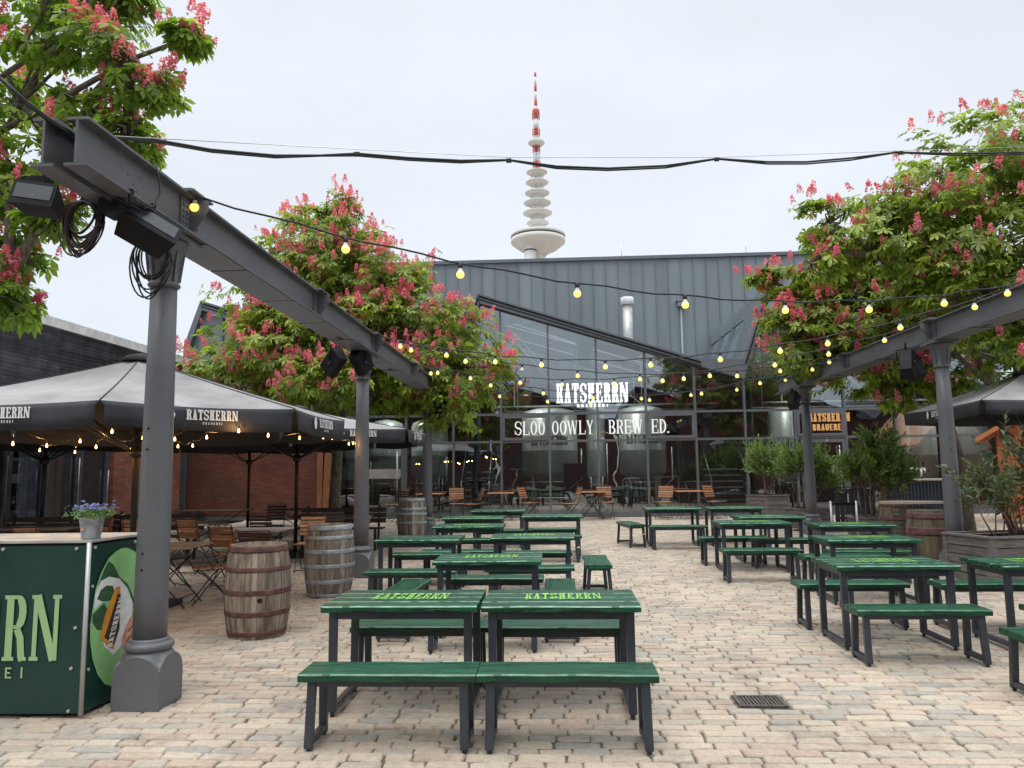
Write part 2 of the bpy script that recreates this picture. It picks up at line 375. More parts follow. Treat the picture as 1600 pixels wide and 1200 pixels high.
# ------------------------------------------------------------------ ground
m_pav = bpy.data.materials.new('sandstone_setts'); m_pav.use_nodes = True
def _pav():
    t = m_pav.node_tree; n = t.nodes; l = t.links; b = n['Principled BSDF']
    a = n.new('ShaderNodeAttribute'); a.attribute_name = 'tint'
    cr = n.new('ShaderNodeValToRGB'); cr.color_ramp.interpolation = 'LINEAR'
    cols = [(0, (0.36, 0.32, 0.265)), (0.18, (0.49, 0.42, 0.33)), (0.34, (0.45, 0.35, 0.275)), (0.5, (0.52, 0.445, 0.345)), (0.66, (0.33, 0.315, 0.28)), (0.8, (0.5, 0.42, 0.33)), (1, (0.42, 0.325, 0.26))]
    els = cr.color_ramp.elements
    els[0].position = 0; els[0].color = cols[0][1]+(1,); els[1].position = 1; els[1].color = cols[-1][1]+(1,)
    for p, c in cols[1:-1]: e = els.new(p); e.color = c+(1,)
    l.new(a.outputs['Fac'], cr.inputs[0])
    g = n.new('ShaderNodeNewGeometry')
    nz = n.new('ShaderNodeTexNoise'); nz.inputs['Scale'].default_value = 28; nz.inputs['Detail'].default_value = 6; nz.inputs['Roughness'].default_value = .7
    n2 = n.new('ShaderNodeTexNoise'); n2.inputs['Scale'].default_value = .55; n2.inputs['Detail'].default_value = 5
    l.new(g.outputs['Position'], nz.inputs[0]); l.new(g.outputs['Position'], n2.inputs[0])
    def mul(c, f, lo, hi, a0=.3, a1=.7):
        r = n.new('ShaderNodeMapRange'); r.inputs[1].default_value = a0; r.inputs[2].default_value = a1; r.inputs[3].default_value = lo; r.inputs[4].default_value = hi
        l.new(f, r.inputs[0]); m = n.new('ShaderNodeMix'); m.data_type = 'RGBA'; m.blend_type = 'MULTIPLY'; m.inputs[0].default_value = 1
        l.new(c, m.inputs[6]); l.new(r.outputs[0], m.inputs[7]); return m.outputs[2]
    c = mul(cr.outputs[0], nz.outputs[0], .82, 1.12); c = mul(c, n2.outputs[0], .86, 1.08)
    n4 = n.new('ShaderNodeTexNoise'); n4.inputs['Scale'].default_value = 2.3; n4.inputs['Detail'].default_value = 7; n4.inputs['Roughness'].default_value = .7
    l.new(g.outputs['Position'], n4.inputs[0]); c = mul(c, n4.outputs[0], .76, 1.03, .36, .48)
    n3 = n.new('ShaderNodeTexNoise'); n3.inputs['Scale'].default_value = 110; n3.inputs['Detail'].default_value = 2
    l.new(g.outputs['Position'], n3.inputs[0]); c = mul(c, n3.outputs[0], .86, 1.08)
    l.new(c, b.inputs['Base Color']); b.inputs['Roughness'].default_value = .72
    bp = n.new('ShaderNodeBump'); bp.inputs['Strength'].default_value = .7; bp.inputs['Distance'].default_value = .018
    l.new(nz.outputs[0], bp.inputs['Height']); l.new(bp.outputs[0], b.inputs['Normal'])
_pav()
m_joint = mat('earth_joints', (.17, .14, .105), .95, var=.3, vscale=12, bump=.5, bscale=60, world=True, dirt=((.06, .05, .04), 1.3, .48, .2))

gm = MB()
ys = [-1500, -40, 0, 30, 60, 1500]; zs = [-.48, -.48, 0, .36, .36, .36]
vs = []; fs = []
for i, (y, z) in enumerate(zip(ys, zs)):
    vs += [(-1500, y, z-.03), (1500, y, z-.03)]
    if i: fs.append((2*i-2, 2*i-1, 2*i+1, 2*i))
gm.add(vs, fs)
ground = gm.build('ground', brickmat('far_paving', (.36, .30, .24), (.30, .25, .21), (.12, .10, .08), 'XY', .26, .17, .012), None)
tag(ground, kind='structure')

def pavers():
    rw, bl = .107, .245
    V = []; F = []; T = []; nrow = int((24.0-2.6)/rw); rng = np.random.default_rng(5)
    cnt = 0
    for r in range(nrow):
        y0 = 2.6+r*rw; lim = y0*.80+1.2
        x = -lim-rng.uniform(0, .25); drift = rng.uniform(-.006, .006)
        while x < lim:
            l = bl*rng.uniform(.72, 1.3)
            if y0+rw > 5.69 and y0 < 5.91:
                if x < 1.27 < x+l: l = max(.05, 1.27-x)
                elif 1.27 <= x < 1.65: x = 1.65; continue
            if x+l/2 < -11.3: x += l; continue
            g = rng.uniform(.0025, .0065)
            x0, x1 = x+g, x+l-g; ya, yb = y0+rng.uniform(.002, .007), y0+rw-rng.uniform(.001, .006)
            wv = lambda X: .022*math.sin(X*.55+1)+.010*math.sin(X*1.9+r*.07)
            c = min(rng.uniform(.007, .020), l*.3)
            ring = np.array([(x0+c, ya), (x1-c, ya), (x1, ya+c), (x1, yb-c), (x1-c, yb), (x0+c, yb), (x0, yb-c), (x0, ya+c)])
            ring += rng.normal(0, .0030, ring.shape); ring[:, 1] += wv((x0+x1)/2)+drift
            ctr = ring.mean(0); h = rng.normal(0, .0028)+.003*math.sin(x*1.3+y0*.9)
            tx, ty = rng.normal(0, .018, 2)
            inn = ctr+(ring-ctr)*np.array([1-.008/(l/2), 1-.007/(rw/2)])
            def z(p, d): return .012*p[:, 1]+h+d+(p[:, 0]-ctr[0])*tx+(p[:, 1]-ctr[1])*ty
            rings = [np.c_[inn, z(inn, 0)], np.c_[ring, z(ring, -.010)], np.c_[ring, z(ring, -.045)]]
            V.append(np.vstack([np.array([[ctr[0], ctr[1], z(ctr[None], .0005)[0]]])]+rings)); x += l
            T.append(rng.uniform()); cnt += 1
    V = np.array(V)  # n,25,3
    tf = []
    for k in range(8):
        k2 = (k+1) % 8
        tf.append((0, 1+k, 1+k2)); tf.append((1+k, 9+k, 9+k2)); tf.append((1+k, 9+k2, 1+k2)); tf.append((9+k, 17+k, 17+k2)); tf.append((9+k, 17+k2, 9+k2))
    tf = np.array(tf); n = len(V)
    F = (tf[None]+(np.arange(n)*25)[:, None, None]).reshape(-1, 3)
    o = np_mesh('paving', V.reshape(-1, 3), F, m_pav, np.repeat(np.array(T), len(tf)), smooth=False)
    return o
pv = pavers(); tag(pv, kind='structure')
jb = MB(); jb.add([(-22, 1, .012-.014), (22, 1, .012-.014), (22, 24, .288-.014), (-22, 24, .288-.014)], [(0, 1, 2, 3)])
tag(jb.build('paving_joints', m_joint), kind='structure')
# fallen petals: uncountable specks
def petals():
    V = []; F = []; rng = np.random.default_rng(3)
    for i in range(420):
        x = rng.uniform(-4, 4); y = rng.uniform(3.8, 9)
        if rng.random() < .55: x = rng.normal(-3.2, .9); y = rng.uniform(3.9, 7)
        s = rng.uniform(.004, .009); a = rng.uniform(0, 6.28)
        b = len(V)
        for k in range(3): V.append((x+s*cos(a+k*2.1), y+s*sin(a+k*2.1), .012*y+.008+rng.uniform(0, .004)))
        F.append((b, b+1, b+2))
    o = np_mesh('fallen_petals', V, F, m_pink, RN.uniform(.3, 1, len(F)))
    tag(o, 'tiny fallen pink petals scattered over the paving', 'petals', kind='stuff')
petals()

# ------------------------------------------------------------------ lettering (own slab / roman glyphs made of ribbons)
def ribbon(pts, w):
    P = [np.array(p, float) for p in pts]; L_ = []; R2 = []; ws = w if isinstance(w, (list, tuple)) else [w]*len(P)
    for i, p in enumerate(P):
        a = P[max(i-1, 0)]; b = P[min(i+1, len(P)-1)]; d = (b-a)/max(1e-9, np.linalg.norm(b-a)); n = np.array([-d[1], d[0]])
        L_.append(p+n*ws[i]/2); R2.append(p-n*ws[i]/2)
    return [(R2[i], R2[i+1], L_[i+1], L_[i]) for i in range(len(P)-1)]
def arc(cx, cy, rx, ry, a0, a1, n=8): return [(cx+rx*cos(radians(a0+(a1-a0)*i/n)), cy+ry*sin(radians(a0+(a1-a0)*i/n))) for i in range(n+1)]
def glyph(ch, W, st, ha, sf):
    q = []; s = st/2
    def rect(x0, y0, x1, y1): q.append(((x0, y0), (x1, y0), (x1, y1), (x0, y1)))
    def stem(x, y0=0., y1=1., b=True, t=True, k=1.0):
        rect(x-s, y0+(ha if b and sf else 0), x+s, y1-(ha if t and sf else 0))
        if sf:
            if b: rect(x-s-sf, y0, x+s+sf*k, y0+ha)
            if t: rect(x-s-sf, y1-ha, x+s+sf*k, y1)
    if ch in 'RBPD':
        stem(s+sf)
        x = st+sf
        if ch == 'D':
            q += ribbon([(x, 1-ha/2)]+arc(x, .5, W-x-s, .5-ha/2, 90, -90, 12)+[(x, ha/2)], [ha]*3+[ha+(st-ha)*.6]+[st]*7+[ha+(st-ha)*.6]+[ha]*3)
        else:
            m = .48
            xr = W-s-(0.05 if ch == 'R' else 0.07)*W; cy = (1+m)/2; ry = (1-m)/2-ha/2
            q += ribbon([(x, 1-ha/2)]+arc(x+(xr-x)*.35, cy, (xr-x)*.65, ry, 90, -90, 8)+[(x, m+ha/2)], [ha, ha]+[ha+(st-ha)*.7]+[st]*5+[ha+(st-ha)*.7]+[ha, ha])
            if ch == 'B':
                xr = W-s; cy = m/2; ry = m/2-ha/2
                q += ribbon([(x+(xr-x)*.35, m-ha*.4)]+arc(x+(xr-x)*.35, cy, (xr-x)*.65, ry, 80, -90, 8)+[(x, ha/2)], [ha]+[ha]+[st]*7+[ha, ha])
            if ch == 'R':
                q += ribbon([(x+(W-x)*.28, m), (x+(W-x)*.55, m*.72), (W-s-sf*.4, ha), (W-s+sf*.3, 0)], st*.95)
                if sf: rect(W-s-sf*.3, 0, W+sf*.4, ha*.9)
    elif ch == 'A' or ch == 'V':
        a = [(s+sf*.5, 0), (W/2, 1)]; b = [(W-s-sf*.5, 0), (W/2, 1)]
        if ch == 'V': a = [(s+sf*.5, 1), (W/2, 0)]; b = [(W-s-sf*.5, 1), (W/2, 0)]
        q += ribbon(a, st*.75); q += ribbon(b, st)
        if ch == 'A': rect(W*.27, .25, W*.73, .25+ha*.9)
        if sf:
            y = 0 if ch == 'A' else 1-ha
            rect(0, y, st+sf*1.4, y+ha*.9); rect(W-st-sf*1.4, y, W, y+ha*.9)
    elif ch == 'T':
        stem(W/2, 0, 1, True, False); rect(0, 1-ha*1.2, W, 1)
        if sf: rect(0, 1-.28, ha*.9, 1-ha*1.2); rect(W-ha*.9, 1-.28, W, 1-ha*1.2)
    elif ch == 'S':
        p = arc(W/2, .74, W/2-s*.8, .26-ha/2, 20, 180, 7)+arc(W/2, .74, W/2-s*.8, .24, 200, 262, 3)+arc(W/2, .26, W/2-s*.8, .24, 82, 10, 4)+arc(W/2, .26, W/2-s*.8, .26-ha/2, -10, -165, 8)
        k = len(p); ww = [ha+(st-ha)*max(0, sin(pi*min(1, max(0, (i-3)/(k-8)))))**.6 if 3 < i < k-5 else ha*1.1 for i in range(k)]
        q += ribbon(p, ww)
        if sf: rect(W-ha*1.1, .68, W-.1*ha, .95); rect(0, .05, ha, .32)
    elif ch == 'H': stem(s+sf); stem(W-s-sf); rect(st+sf, .5-ha*.6, W-st-sf, .5+ha*.6)
    elif ch in 'EFL':
        stem(s+sf); x = st+sf
        rect(x, 0, W, ha)
        if sf: rect(W-ha*.9, ha, W, .27)
        if ch == 'E':
            rect(x, 1-ha, W*.96, 1); rect(x, .5-ha/2, W*.78, .5+ha/2)
            if sf: rect(W*.96-ha*.9, 1-.27, W*.96, 1-ha); rect(W*.78-ha*.7, .38, W*.78, .62)
    elif ch == 'N':
        t3 = st*.62; rect(sf, 0 if not sf else ha, sf+t3, 1); rect(W-sf-t3, 0, W-sf, 1 if not sf else 1-ha); q += ribbon([(sf+st*.5, 1), (W-sf-st*.5, 0)], st)
        if sf: rect(0, 0, t3+2*sf, ha); rect(W-t3-2*sf, 1-ha, W, 1); rect(0, 1-ha, sf, 1)
    elif ch == 'I': stem(W/2)
    elif ch == 'U':
        rect(s-s, .35, st, 1); rect(W-st, .35, W, 1); q += ribbon(arc(W/2, .35, W/2-s, .35-ha/2, 180, 360, 10), st)
    elif ch == 'O':
        k = 20; p = arc(W/2, .5, W/2-s, .5-ha/2, 0, 360, k)
        q += ribbon(p, [ha+(st-ha)*abs(cos(2*pi*i/k)) for i in range(k+1)])
    elif ch == 'W':
        w4 = W/4
        for i, (a, b, ww) in enumerate([((s, 1), (w4*1.15, 0), st), ((w4*1.15, 0), (W/2, 1), ha), ((W/2, 1), (W-w4*1.15, 0), st), ((W-w4*1.15, 0), (W-s, 1), ha)]): q += ribbon([a, b], ww)
        if sf:
            for x in (0, W/2-sf*1.5, W-sf*3): rect(x-sf*.4, 1-ha*.8, x+sf*3, 1)
    elif ch == 'Y':
        stem(W/2, 0, .48, True, False); q += ribbon([(s, 1), (W/2, .46)], st); q += ribbon([(W-s, 1), (W/2, .46)], ha*1.3)
        if sf: rect(0, 1-ha*.8, st+sf*2, 1); rect(W-sf*3, 1-ha*.8, W, 1)
    elif ch == '.': rect(0, 0, st*1.1, st*1.1)
    return q
def text(mb, s, fn, height, cw=.55, gap=.12, st=.17, ha=.09, sf=.06, tint=.5, thick=0.0, center=True, lift=.0004):
    """fn(u,v,n)->xyz, u right, v up, n outward"""
    ws = []
    for c in s: ws.append({' ': cw*.8, 'I': cw*.55, '.': st*1.2, 'W': cw*1.5, 'N': cw*1.28 if sf else cw}.get(c, cw))
    tot = sum(ws)+gap*(len(s)-1); x = -tot/2 if center else 0; k = 0
    for c, w_ in zip(s, ws):
        for p in glyph(c, w_, st, ha, sf):
            o = lift*(k % 9+1); k += 1
            mb.add([fn((x+u)*height, v*height, o+thick) for u, v in p], [(0, 1, 2, 3)], tint)
            if thick:
                b = len(mb.v)-4
                mb.add([fn((x+u)*height, v*height, 0) for u, v in p], [], tint)
                for i in range(4): mb.f.append([b+i, b+4+i, b+4+(i+1) % 4, b+(i+1) % 4]); mb.t.append(tint); mb.sm.append(False)
        x += w_+gap
    return mb
def crest(mb, fn, h, lift=.001):
    """bottle/hop like white oval emblem"""
    pts = [(.30*cos(a)*(1+.12*cos(6*a)), .5+.5*sin(a)) for a in [2*pi*i/20 for i in range(20)]]
    mb.add([fn(u*h, v*h, lift) for u, v in pts], [list(range(20))])

# ------------------------------------------------------------------ tables and benches
def plank_top(length, depth, top, th, nplank, seed, wav=.007):
    rr = random.Random(seed); mb = MB(); n = 22; pw = depth/nplank
    ph = [rr.uniform(0, 6.28) for _ in range(8)]
    for p in range(nplank):
        y0 = -depth/2+p*pw+(.0018 if p else 0); y1 = -depth/2+(p+1)*pw-(.0018 if p < nplank-1 else 0)
        vs = []; tz = rr.uniform(-.0012, .0012); ex = rr.uniform(-.003, .003)
        for i in range(n+1):
            x = -length/2+length*i/n+(ex if i in (0, n) else 0)
            w0 = (wav*(sin(x*6+ph[0])*.6+sin(x*15+ph[1])*.4+max(0, sin(x*3.1+ph[5]))**8*1.2) if p == 0 else 0)
            w1 = (wav*(sin(x*7+ph[2])*.6+sin(x*13+ph[3])*.4) if p == nplank-1 else 0)
            a, b = y0+w0, y1+w1; c = .0085
            zt = top+tz+.0008*sin(x*9+ph[4]); zb = top-th+(.004*sin(x*11+ph[6]) if p in (0, nplank-1) else 0)
            vs += [(x, a+.002, zb), (x, a, zb+c), (x, a-.001, zt-c), (x, a+c, zt), (x, b-c, zt), (x, b+.001, zt-c), (x, b, zb+c), (x, b-.002, zb)]
        fs = [(i*8+k, (i+1)*8+k, (i+1)*8+(k+1) % 8, i*8+(k+1) % 8) for i in range(n) for k in (0, 1, 3, 5, 6, 7)]
        fs += [tuple(range(8))[::-1], tuple(n*8+k for k in range(8))]
        mb.add(vs, [f[::-1] for f in fs], rr.uniform(.2, .8)); bs = len(mb.v)-len(vs)
        for i in range(n):
            for k in (2, 4):
                mb.f.append([bs+q for q in (i*8+k, (i+1)*8+k, (i+1)*8+(k+1) % 8, i*8+(k+1) % 8)][::-1]); mb.t.append(1.5 if rr.random() < .86 else .6); mb.sm.append(False)  # most bevel faces take the painted highlight
    return mb
def make_table(seed, letters=True):
    t = empty('beer_table')
    plank_top(1.10, .72, .76, .042, 4, seed).build('tabletop', [m_green, m_edgehl], t)
    if letters:
        lm = MB()
        rr = random.Random(seed+5)
        text(lm, 'RATSHERRN', lambda u, v, n: (u+.02, v-.10, .7635+n), .26, cw=.182, gap=.056, st=.056, ha=.085, sf=.018)
        lm.build('lettering', m_letter, t)
    for y in (-.29, .29): ap = MB(); ap.box((0, y, .6885), (.94, .03, .055)); ap.build('apron', m_frame, t)
    for sx in (-1, 1):
        f = MB(); x = sx*.478
        for y in (-.295, .295): f.box((x, y, .374), (.056, .045, .687), ch=.004)
        f.box((x, 0, .6915), (.05, .548, .05), ch=.004); f.box((x, 0, .052), (.046, .548, .04), ch=.004)
        for y in (-.295, .295): f.lathe([(.017, 0), (.017, .029)], 10, (x, y, .001))
        f.build('leg_frame', m_frame, t)
    return t
def make_bench(seed):
    t = empty('beer_bench')
    plank_top(1.11, .32, .46, .045, 1, seed, .006).build('seat', [m_green, m_edgehl2], t)
    for y in (-.115, .115): ap = MB(); ap.box((0, y, .396), (.90, .03, .036)); ap.build('apron', m_frame, t)
    for sx in (-1, 1):
        f = MB(); x = sx*.475
        for s in (-1, 1): f.beam((x, s*.118, .412), (x+sx*.007, s*.150, .018), .052, .045, ch=.004, upv=(0, 1, 0))
        f.box((x+sx*.006, 0, .05), (.046, .262, .04), ch=.004); f.box((x, 0, .397), (.04, .2, .03))
        for s in (-1, 1): f.lathe([(.015, 0), (.015, .017)], 10, (x+sx*.007, s*.15, .001))
        f.build('leg_frame', m_frame, t)
    return t
TABLES = [
 ('front left', (-1.105, 5.70), 0, 1, 'left one of the touching pair of green lettered tables nearest the camera'),
 ('front right', (.025, 5.68), 0, 1, 'right one of the touching pair of green lettered tables nearest the camera'),
 ('', (-.70, 8.05), 0, 1, 'green lettered table behind the nearest pair, with benches at both its ends'),
 ('', (-1.80, 10.15), .3, 0, 'unlettered green table just right of the second left column'),
 ('', (-.31, 10.35), 0, 1, 'lettered green table with a lone lengthwise bench off its right end'),
 ('', (-1.36, 12.1), 0, 1, 'lettered green table between the far grey barrel and the free end-on bench'),
 ('', (-1.47, 13.85), 0, 1, 'green table in front of the far barrel with faint lime lettering, partly behind another table'),
 ('', (-1.17, 15.75), 0, 0, 'unlettered green table closest to the glass hall in the left block'),
 ('', (-.06, 14.1), 0, 0, 'unlettered green table at the back right corner of the left block'),
 ('', (2.40, 15.95), .6, 1, 'green table before the bistro chairs, right of the angled lone bench'),
 ('', (3.65, 15.95), 0, 1, 'green table farthest back in the right block, by the small laurel planter'),
 ('', (3.08, 12.3), 0, 1, 'green table second from the left edge of the right block, below the entrance column'),
 ('', (3.66, 13.45), 0, 1, 'green table standing between the steel posts and the corner table of the right block'),
 ('', (4.40, 11.75), 0, 1, 'green table left of the mossy barrel, in front of the black gate'),
 ('', (3.82, 9.75), 0, 1, 'green lettered table whose right end stands before the mossy barrel'),
 ('', (3.12, 7.55), 0, 1, 'large green lettered table at the near left corner of the right block'),
 ('', (4.55, 7.50), 0, 1, 'green table cut by the right photo edge, before the near planter'),
]
tv = [make_table(1), make_table(7), make_table(3)]; tn = make_table(5, False)
BENCHES = [
 ((-1.06, 4.92), 0, 'glossy green bench nearest the camera on the left'),
 ((.055, 4.92), 0, 'glossy green bench nearest the camera on the right'),
 ((-1.10, 6.27), 0, 'green bench tucked behind the foreground left table'),
 ((.01, 6.24), 0, 'pale-streaked green bench behind the foreground right table'),
 ((-1.60, 8.08), 88, 'green bench turned lengthwise at the left end of the table behind the foreground pair'),
 ((.04, 8.04), 91, 'green bench turned lengthwise at the right end of the table behind the foreground pair'),
 ((.53, 10.12), 90, 'short-looking green bench seen end-on, standing free on the paving in the middle'),
 ((1.55, 15.9), 99, 'angled green bench alone on open paving with a yellow tape mark on its leg'),
 ((-1.76, 9.28), 0, 'green bench in front of the unlettered table beside the second left column'),
 ((-1.80, 10.95), 0, 'green bench behind the unlettered table beside the second left column'),
 ((-.70, 7.32), 0, 'green bench in front of the table that has benches at both ends'),
 ((-.70, 8.72), 0, 'green bench behind the table that has benches at both ends'),
 ((-.33, 9.55), 0, 'green bench in front of the lettered table beside the lone end-on bench'),
 ((-.32, 11.1), 0, 'green bench behind the lettered table beside the lone end-on bench'),
 ((-1.44, 11.3), 0, 'green bench in front of the lettered table that stands right of the far grey barrel'),
 ((-1.36, 12.95), 0, 'green bench between the two tables right of the far grey barrel'),
 ((-1.0, 14.65), 0, 'green bench behind the table in front of the far barrel'),
 ((-.10, 13.45), 0, 'green bench with yellow leg mark, before the back right table of the left block'),
 ((-.08, 14.85), 0, 'green bench behind the back right table of the left block'),
 ((2.40, 15.2), .6, 'green bench in front of the table before the bistro chairs'),
 ((3.65, 15.2), 0, 'green bench in front of the rearmost table of the right block'),
 ((2.93, 11.2), 0, 'green bench on open paving in front of the left corner table of the right block'),
 ((2.95, 12.98), 0, 'green bench behind the left corner table of the right block'),
 ((3.70, 12.62), 0, 'green bench in front of the table beside the steel posts'),
 ((4.35, 11.0), 0, 'green bench in front of the table left of the brown barrel'),
 ((3.80, 9.05), 0, 'green bench in front of the second table back in the right block'),
 ((3.84, 10.5), 0, 'green bench behind the second table back in the right block'),
 ((3.10, 6.87), 0, 'green bench in front of the near left corner table of the right block'),
 ((3.06, 8.25), 0, 'green bench behind the near left corner table of the right block'),
 ((4.45, 8.2), 0, 'green bench behind the table cut by the right edge of the photo'),
 ((4.60, 6.85), 0, 'green bench in front of the table cut by the right edge, only its corner showing'),
 ((3.90, 5.92), 0, 'nearest green bench at the right edge, cut off by the edge of the photo'),
]
def place_set():
    usedt = set()
    for i, (_, (x, y), r, let, lab) in enumerate(TABLES):
        src = (tv[i % 3] if let else tn)
        o = src if src.name not in usedt else copy_tree(src)
        usedt.add(src.name)
        o.location = (x, y, G(y)); o.rotation_euler.z = radians(r)+(0 if i < 3 else R_.uniform(-.012, .012))
        tag(o, lab, 'table', 'green beer garden tables')
    bv = [make_bench(1), make_bench(4)]; used = set()
    for i, ((x, y), r, lab) in enumerate(BENCHES):
        src = bv[i % 2]; o = src if src.name not in used else copy_tree(src); used.add(src.name)
        o.location = (x, y, G(y)); o.rotation_euler.z = radians(r)+(0 if i < 4 else R_.uniform(-.02, .02))
        tag(o, lab, 'bench', 'green beer garden benches')
        if 'yellow' in lab:
            tp = MB(); sx = -1 if i == 7 else 1; tp.box((sx*.492, -.138, .27 if i == 7 else .26), (.052, .047, .022)); tp.build('tape', m_yellow, o)
place_set()

# ------------------------------------------------------------------ columns and beams
def make_column():
    t = empty('iron_column'); hs = .175
    # base block with arched faces
    b = MB(); n = 12
    prof = []
    for i in range(n+1):
        a = pi*i/n; prof.append((-hs*cos(a), .235+.145*sin(a)))
    poly = [(-hs, 0), (hs, 0)]+[(p[0], p[1]) for p in prof[::-1]]
    b.prism(poly, lambda u, v, t_: (u, t_, v), -hs, hs); b.prism(poly, lambda u, v, t_: (-t_, u*.996, v), -hs*.996, hs*.996)
    # filling shoulder
    rings = []; m = 32; vs = []
    for j in range(9):
        f = j/8
        for k in range(m):
            a = 2*pi*k/m+pi/4; c = max(abs(cos(a)), abs(sin(a)))
            sq = hs*.992/c; rd = .150; ff = f**.8; r = sq*(1-ff)+rd*ff; 
            # height along the arch line
            edge = .235+.145*sqrt(max(0, 1-(min(1, (abs(sin(a)) if abs(cos(a)) > abs(sin(a)) else abs(cos(a)))/c))**2))
            vs.append((r*cos(a), r*sin(a), edge*(1-f)+f*.405))
    b.add(vs, [(j*m+k, j*m+(k+1) % m, (j+1)*m+(k+1) % m, (j+1)*m+k) for j in range(8) for k in range(m)], .5, True)
    b.add([(.150*cos(2*pi*k/m), .150*sin(2*pi*k/m), .405) for k in range(m)], [tuple(range(m))])
    b.build('base', m_iron, t)
    r = MB(); pr = [(.13, .402)]+[(.148+.026*sin(a), .435-.030*cos(a)) for a in [pi*i/8 for i in range(9)]]+[(.14, .468), (.142, .478), (.134, .486), (.128, .492)]
    r.lathe(pr, 32); r.build('base_ring', m_iron, t)
    sh = MB(); sh.lathe([(.121, .488), (.119, .8), (.113, 1.6), (.104, 2.5), (.097, 3.19)], 36); sh.build('shaft', m_iron, t)
    for z in (2.06, 1.90, 1.12, 1.0):
        h = MB(); h.tube([(-.02, -.105 if z > 1.5 else -.112, z), (-.02, -.1135 if z > 1.5 else -.1195, z)], .009, 10); h.build('bolt_hole', m_void, t)
    cp = MB(); cp.lathe([(.097, 3.18), (.113, 3.185), (.121, 3.20), (.113, 3.218), (.102, 3.222), (.104, 3.30), (.118, 3.39), (.140, 3.475), (.152, 3.49), (.152, 3.51), (.160, 3.515), (.168, 3.545), (.163, 3.555)], 32)
    for k in range(8):
        a = pi*k/4+pi/8; cp.beam((.108*cos(a), .108*sin(a), 3.23), (.136*cos(a), .136*sin(a), 3.46), .018, .02)
    cp.build('capital', m_iron, t)
    pl = MB(); pl.box((0, 0, 3.573), (.38, .44, .034)); pl.build('bearing_plate', m_iron, t)
    return t
col0 = make_column()
CX = [(-3.05, 5.65, 'nearest cast iron column with square foot, beside the green banner counter'),
      (-3.05, 11.85, 'second cast iron column on the left, behind the grey hooped barrel'),
      (-3.05, 18.05, 'farthest cast iron column on the left, rising behind the smallest barrel'),
      (5.92, 11.7, 'cast iron column on the right standing behind the near grey planter'),
      (5.92, 17.97, 'far cast iron column on the right, in front of the glass hall entrance')]
for i, (x, y, lab) in enumerate(CX):
    c = col0 if i == 0 else copy_tree(col0)
    c.location = (x, y, G(y)); c.scale.z = (3.628-G(y))/3.59
    tag(c, lab, 'column', 'cast iron columns carrying the steel beams')
def girder(t, x, y0, y1, zb=3.64, zt=3.95):
    g = MB(); h = zt-zb
    g.box((x, (y0+y1)/2, (zb+zt)/2), (.016, y1-y0, h-.03)); 
    for z in (zb+.009, zt-.009): g.box((x, (y0+y1)/2, z), (.145, y1-y0, .018))
    g.build('girder', m_steel, t)
def make_beam(name, X, y0, y1, joints, lab):
    t = empty(name, (X, y0, 0), 0, lab, 'beam', 'riveted steel beams')
    girder(t, -.105, 0, y1-y0); girder(t, .105, 0, y1-y0)
    pl = MB(); yy = .55
    while yy < y1-y0-.3:
        l_ = R_.choice((.8, 1.0, 1.25)); pl.box((0, yy+l_/2, 3.634), (.34, l_-.03, .010)); yy += l_+R_.choice((0, 0, .25))
    pl.build('batten_plates', m_steel, t)
    for yj in joints:
        y = yj-y0
        j = MB()
        j.box((0, y, 3.959), (.46, .34, .016)); j.box((0, y, 3.978), (.38, .26, .022))
        for s in (-1, 1):
            j.box((s*.121, y, 3.795), (.012, .30, .268))
            # triangular bracket under flange
            p = [(.0, 3.928), (.0, 3.67), (.03, 3.67), (.14, 3.84), (.14, 3.928)]
            for dy in (-.015,): j.prism([(s*(.13+u), v) for u, v in p], lambda u, v, q, y=y: (u, y+q, v), -.008, .008)
            for dy in (-.10, .10):
                for k in range(6): j.lathe([(.015, 0), (.013, .006), (.006, .011), (.001, .012)], 8, (0, 0, 0)) if False else None
        j.build('joint_bracket', m_steel, t)
        rv = MB()
        for s in (-1, 1):
            for dy in (-.11, -.055, .055, .11):
                for k in range(6):
                    z = 3.685+.044*k; rv.tube([(s*.127, y+dy, z), (s*.134, y+dy, z), (s*.138, y+dy, z)], [.014, .012, .005], 8)
        for xx in (-.2, -.1, .1, .2):
            for dy in (-.14, .14): rv.lathe([(.014, 3.967), (.012, 3.974), (.004, 3.979)], 8, (xx, y+dy, 0))
        rv.build('rivets', m_steel, t)
    return t
beamL = make_beam('steel_beam', -2.985, 4.24, 18.6, (5.65, 8.9, 11.85, 15.1, 18.2), 'twin girder steel beam running along the left columns from above the banner counter')
beamR = make_beam('steel_beam', 5.92, 5.0, 19.6, (8.6, 11.7, 15.1, 17.97), 'twin girder steel beam running along the right columns towards the hall entrance')

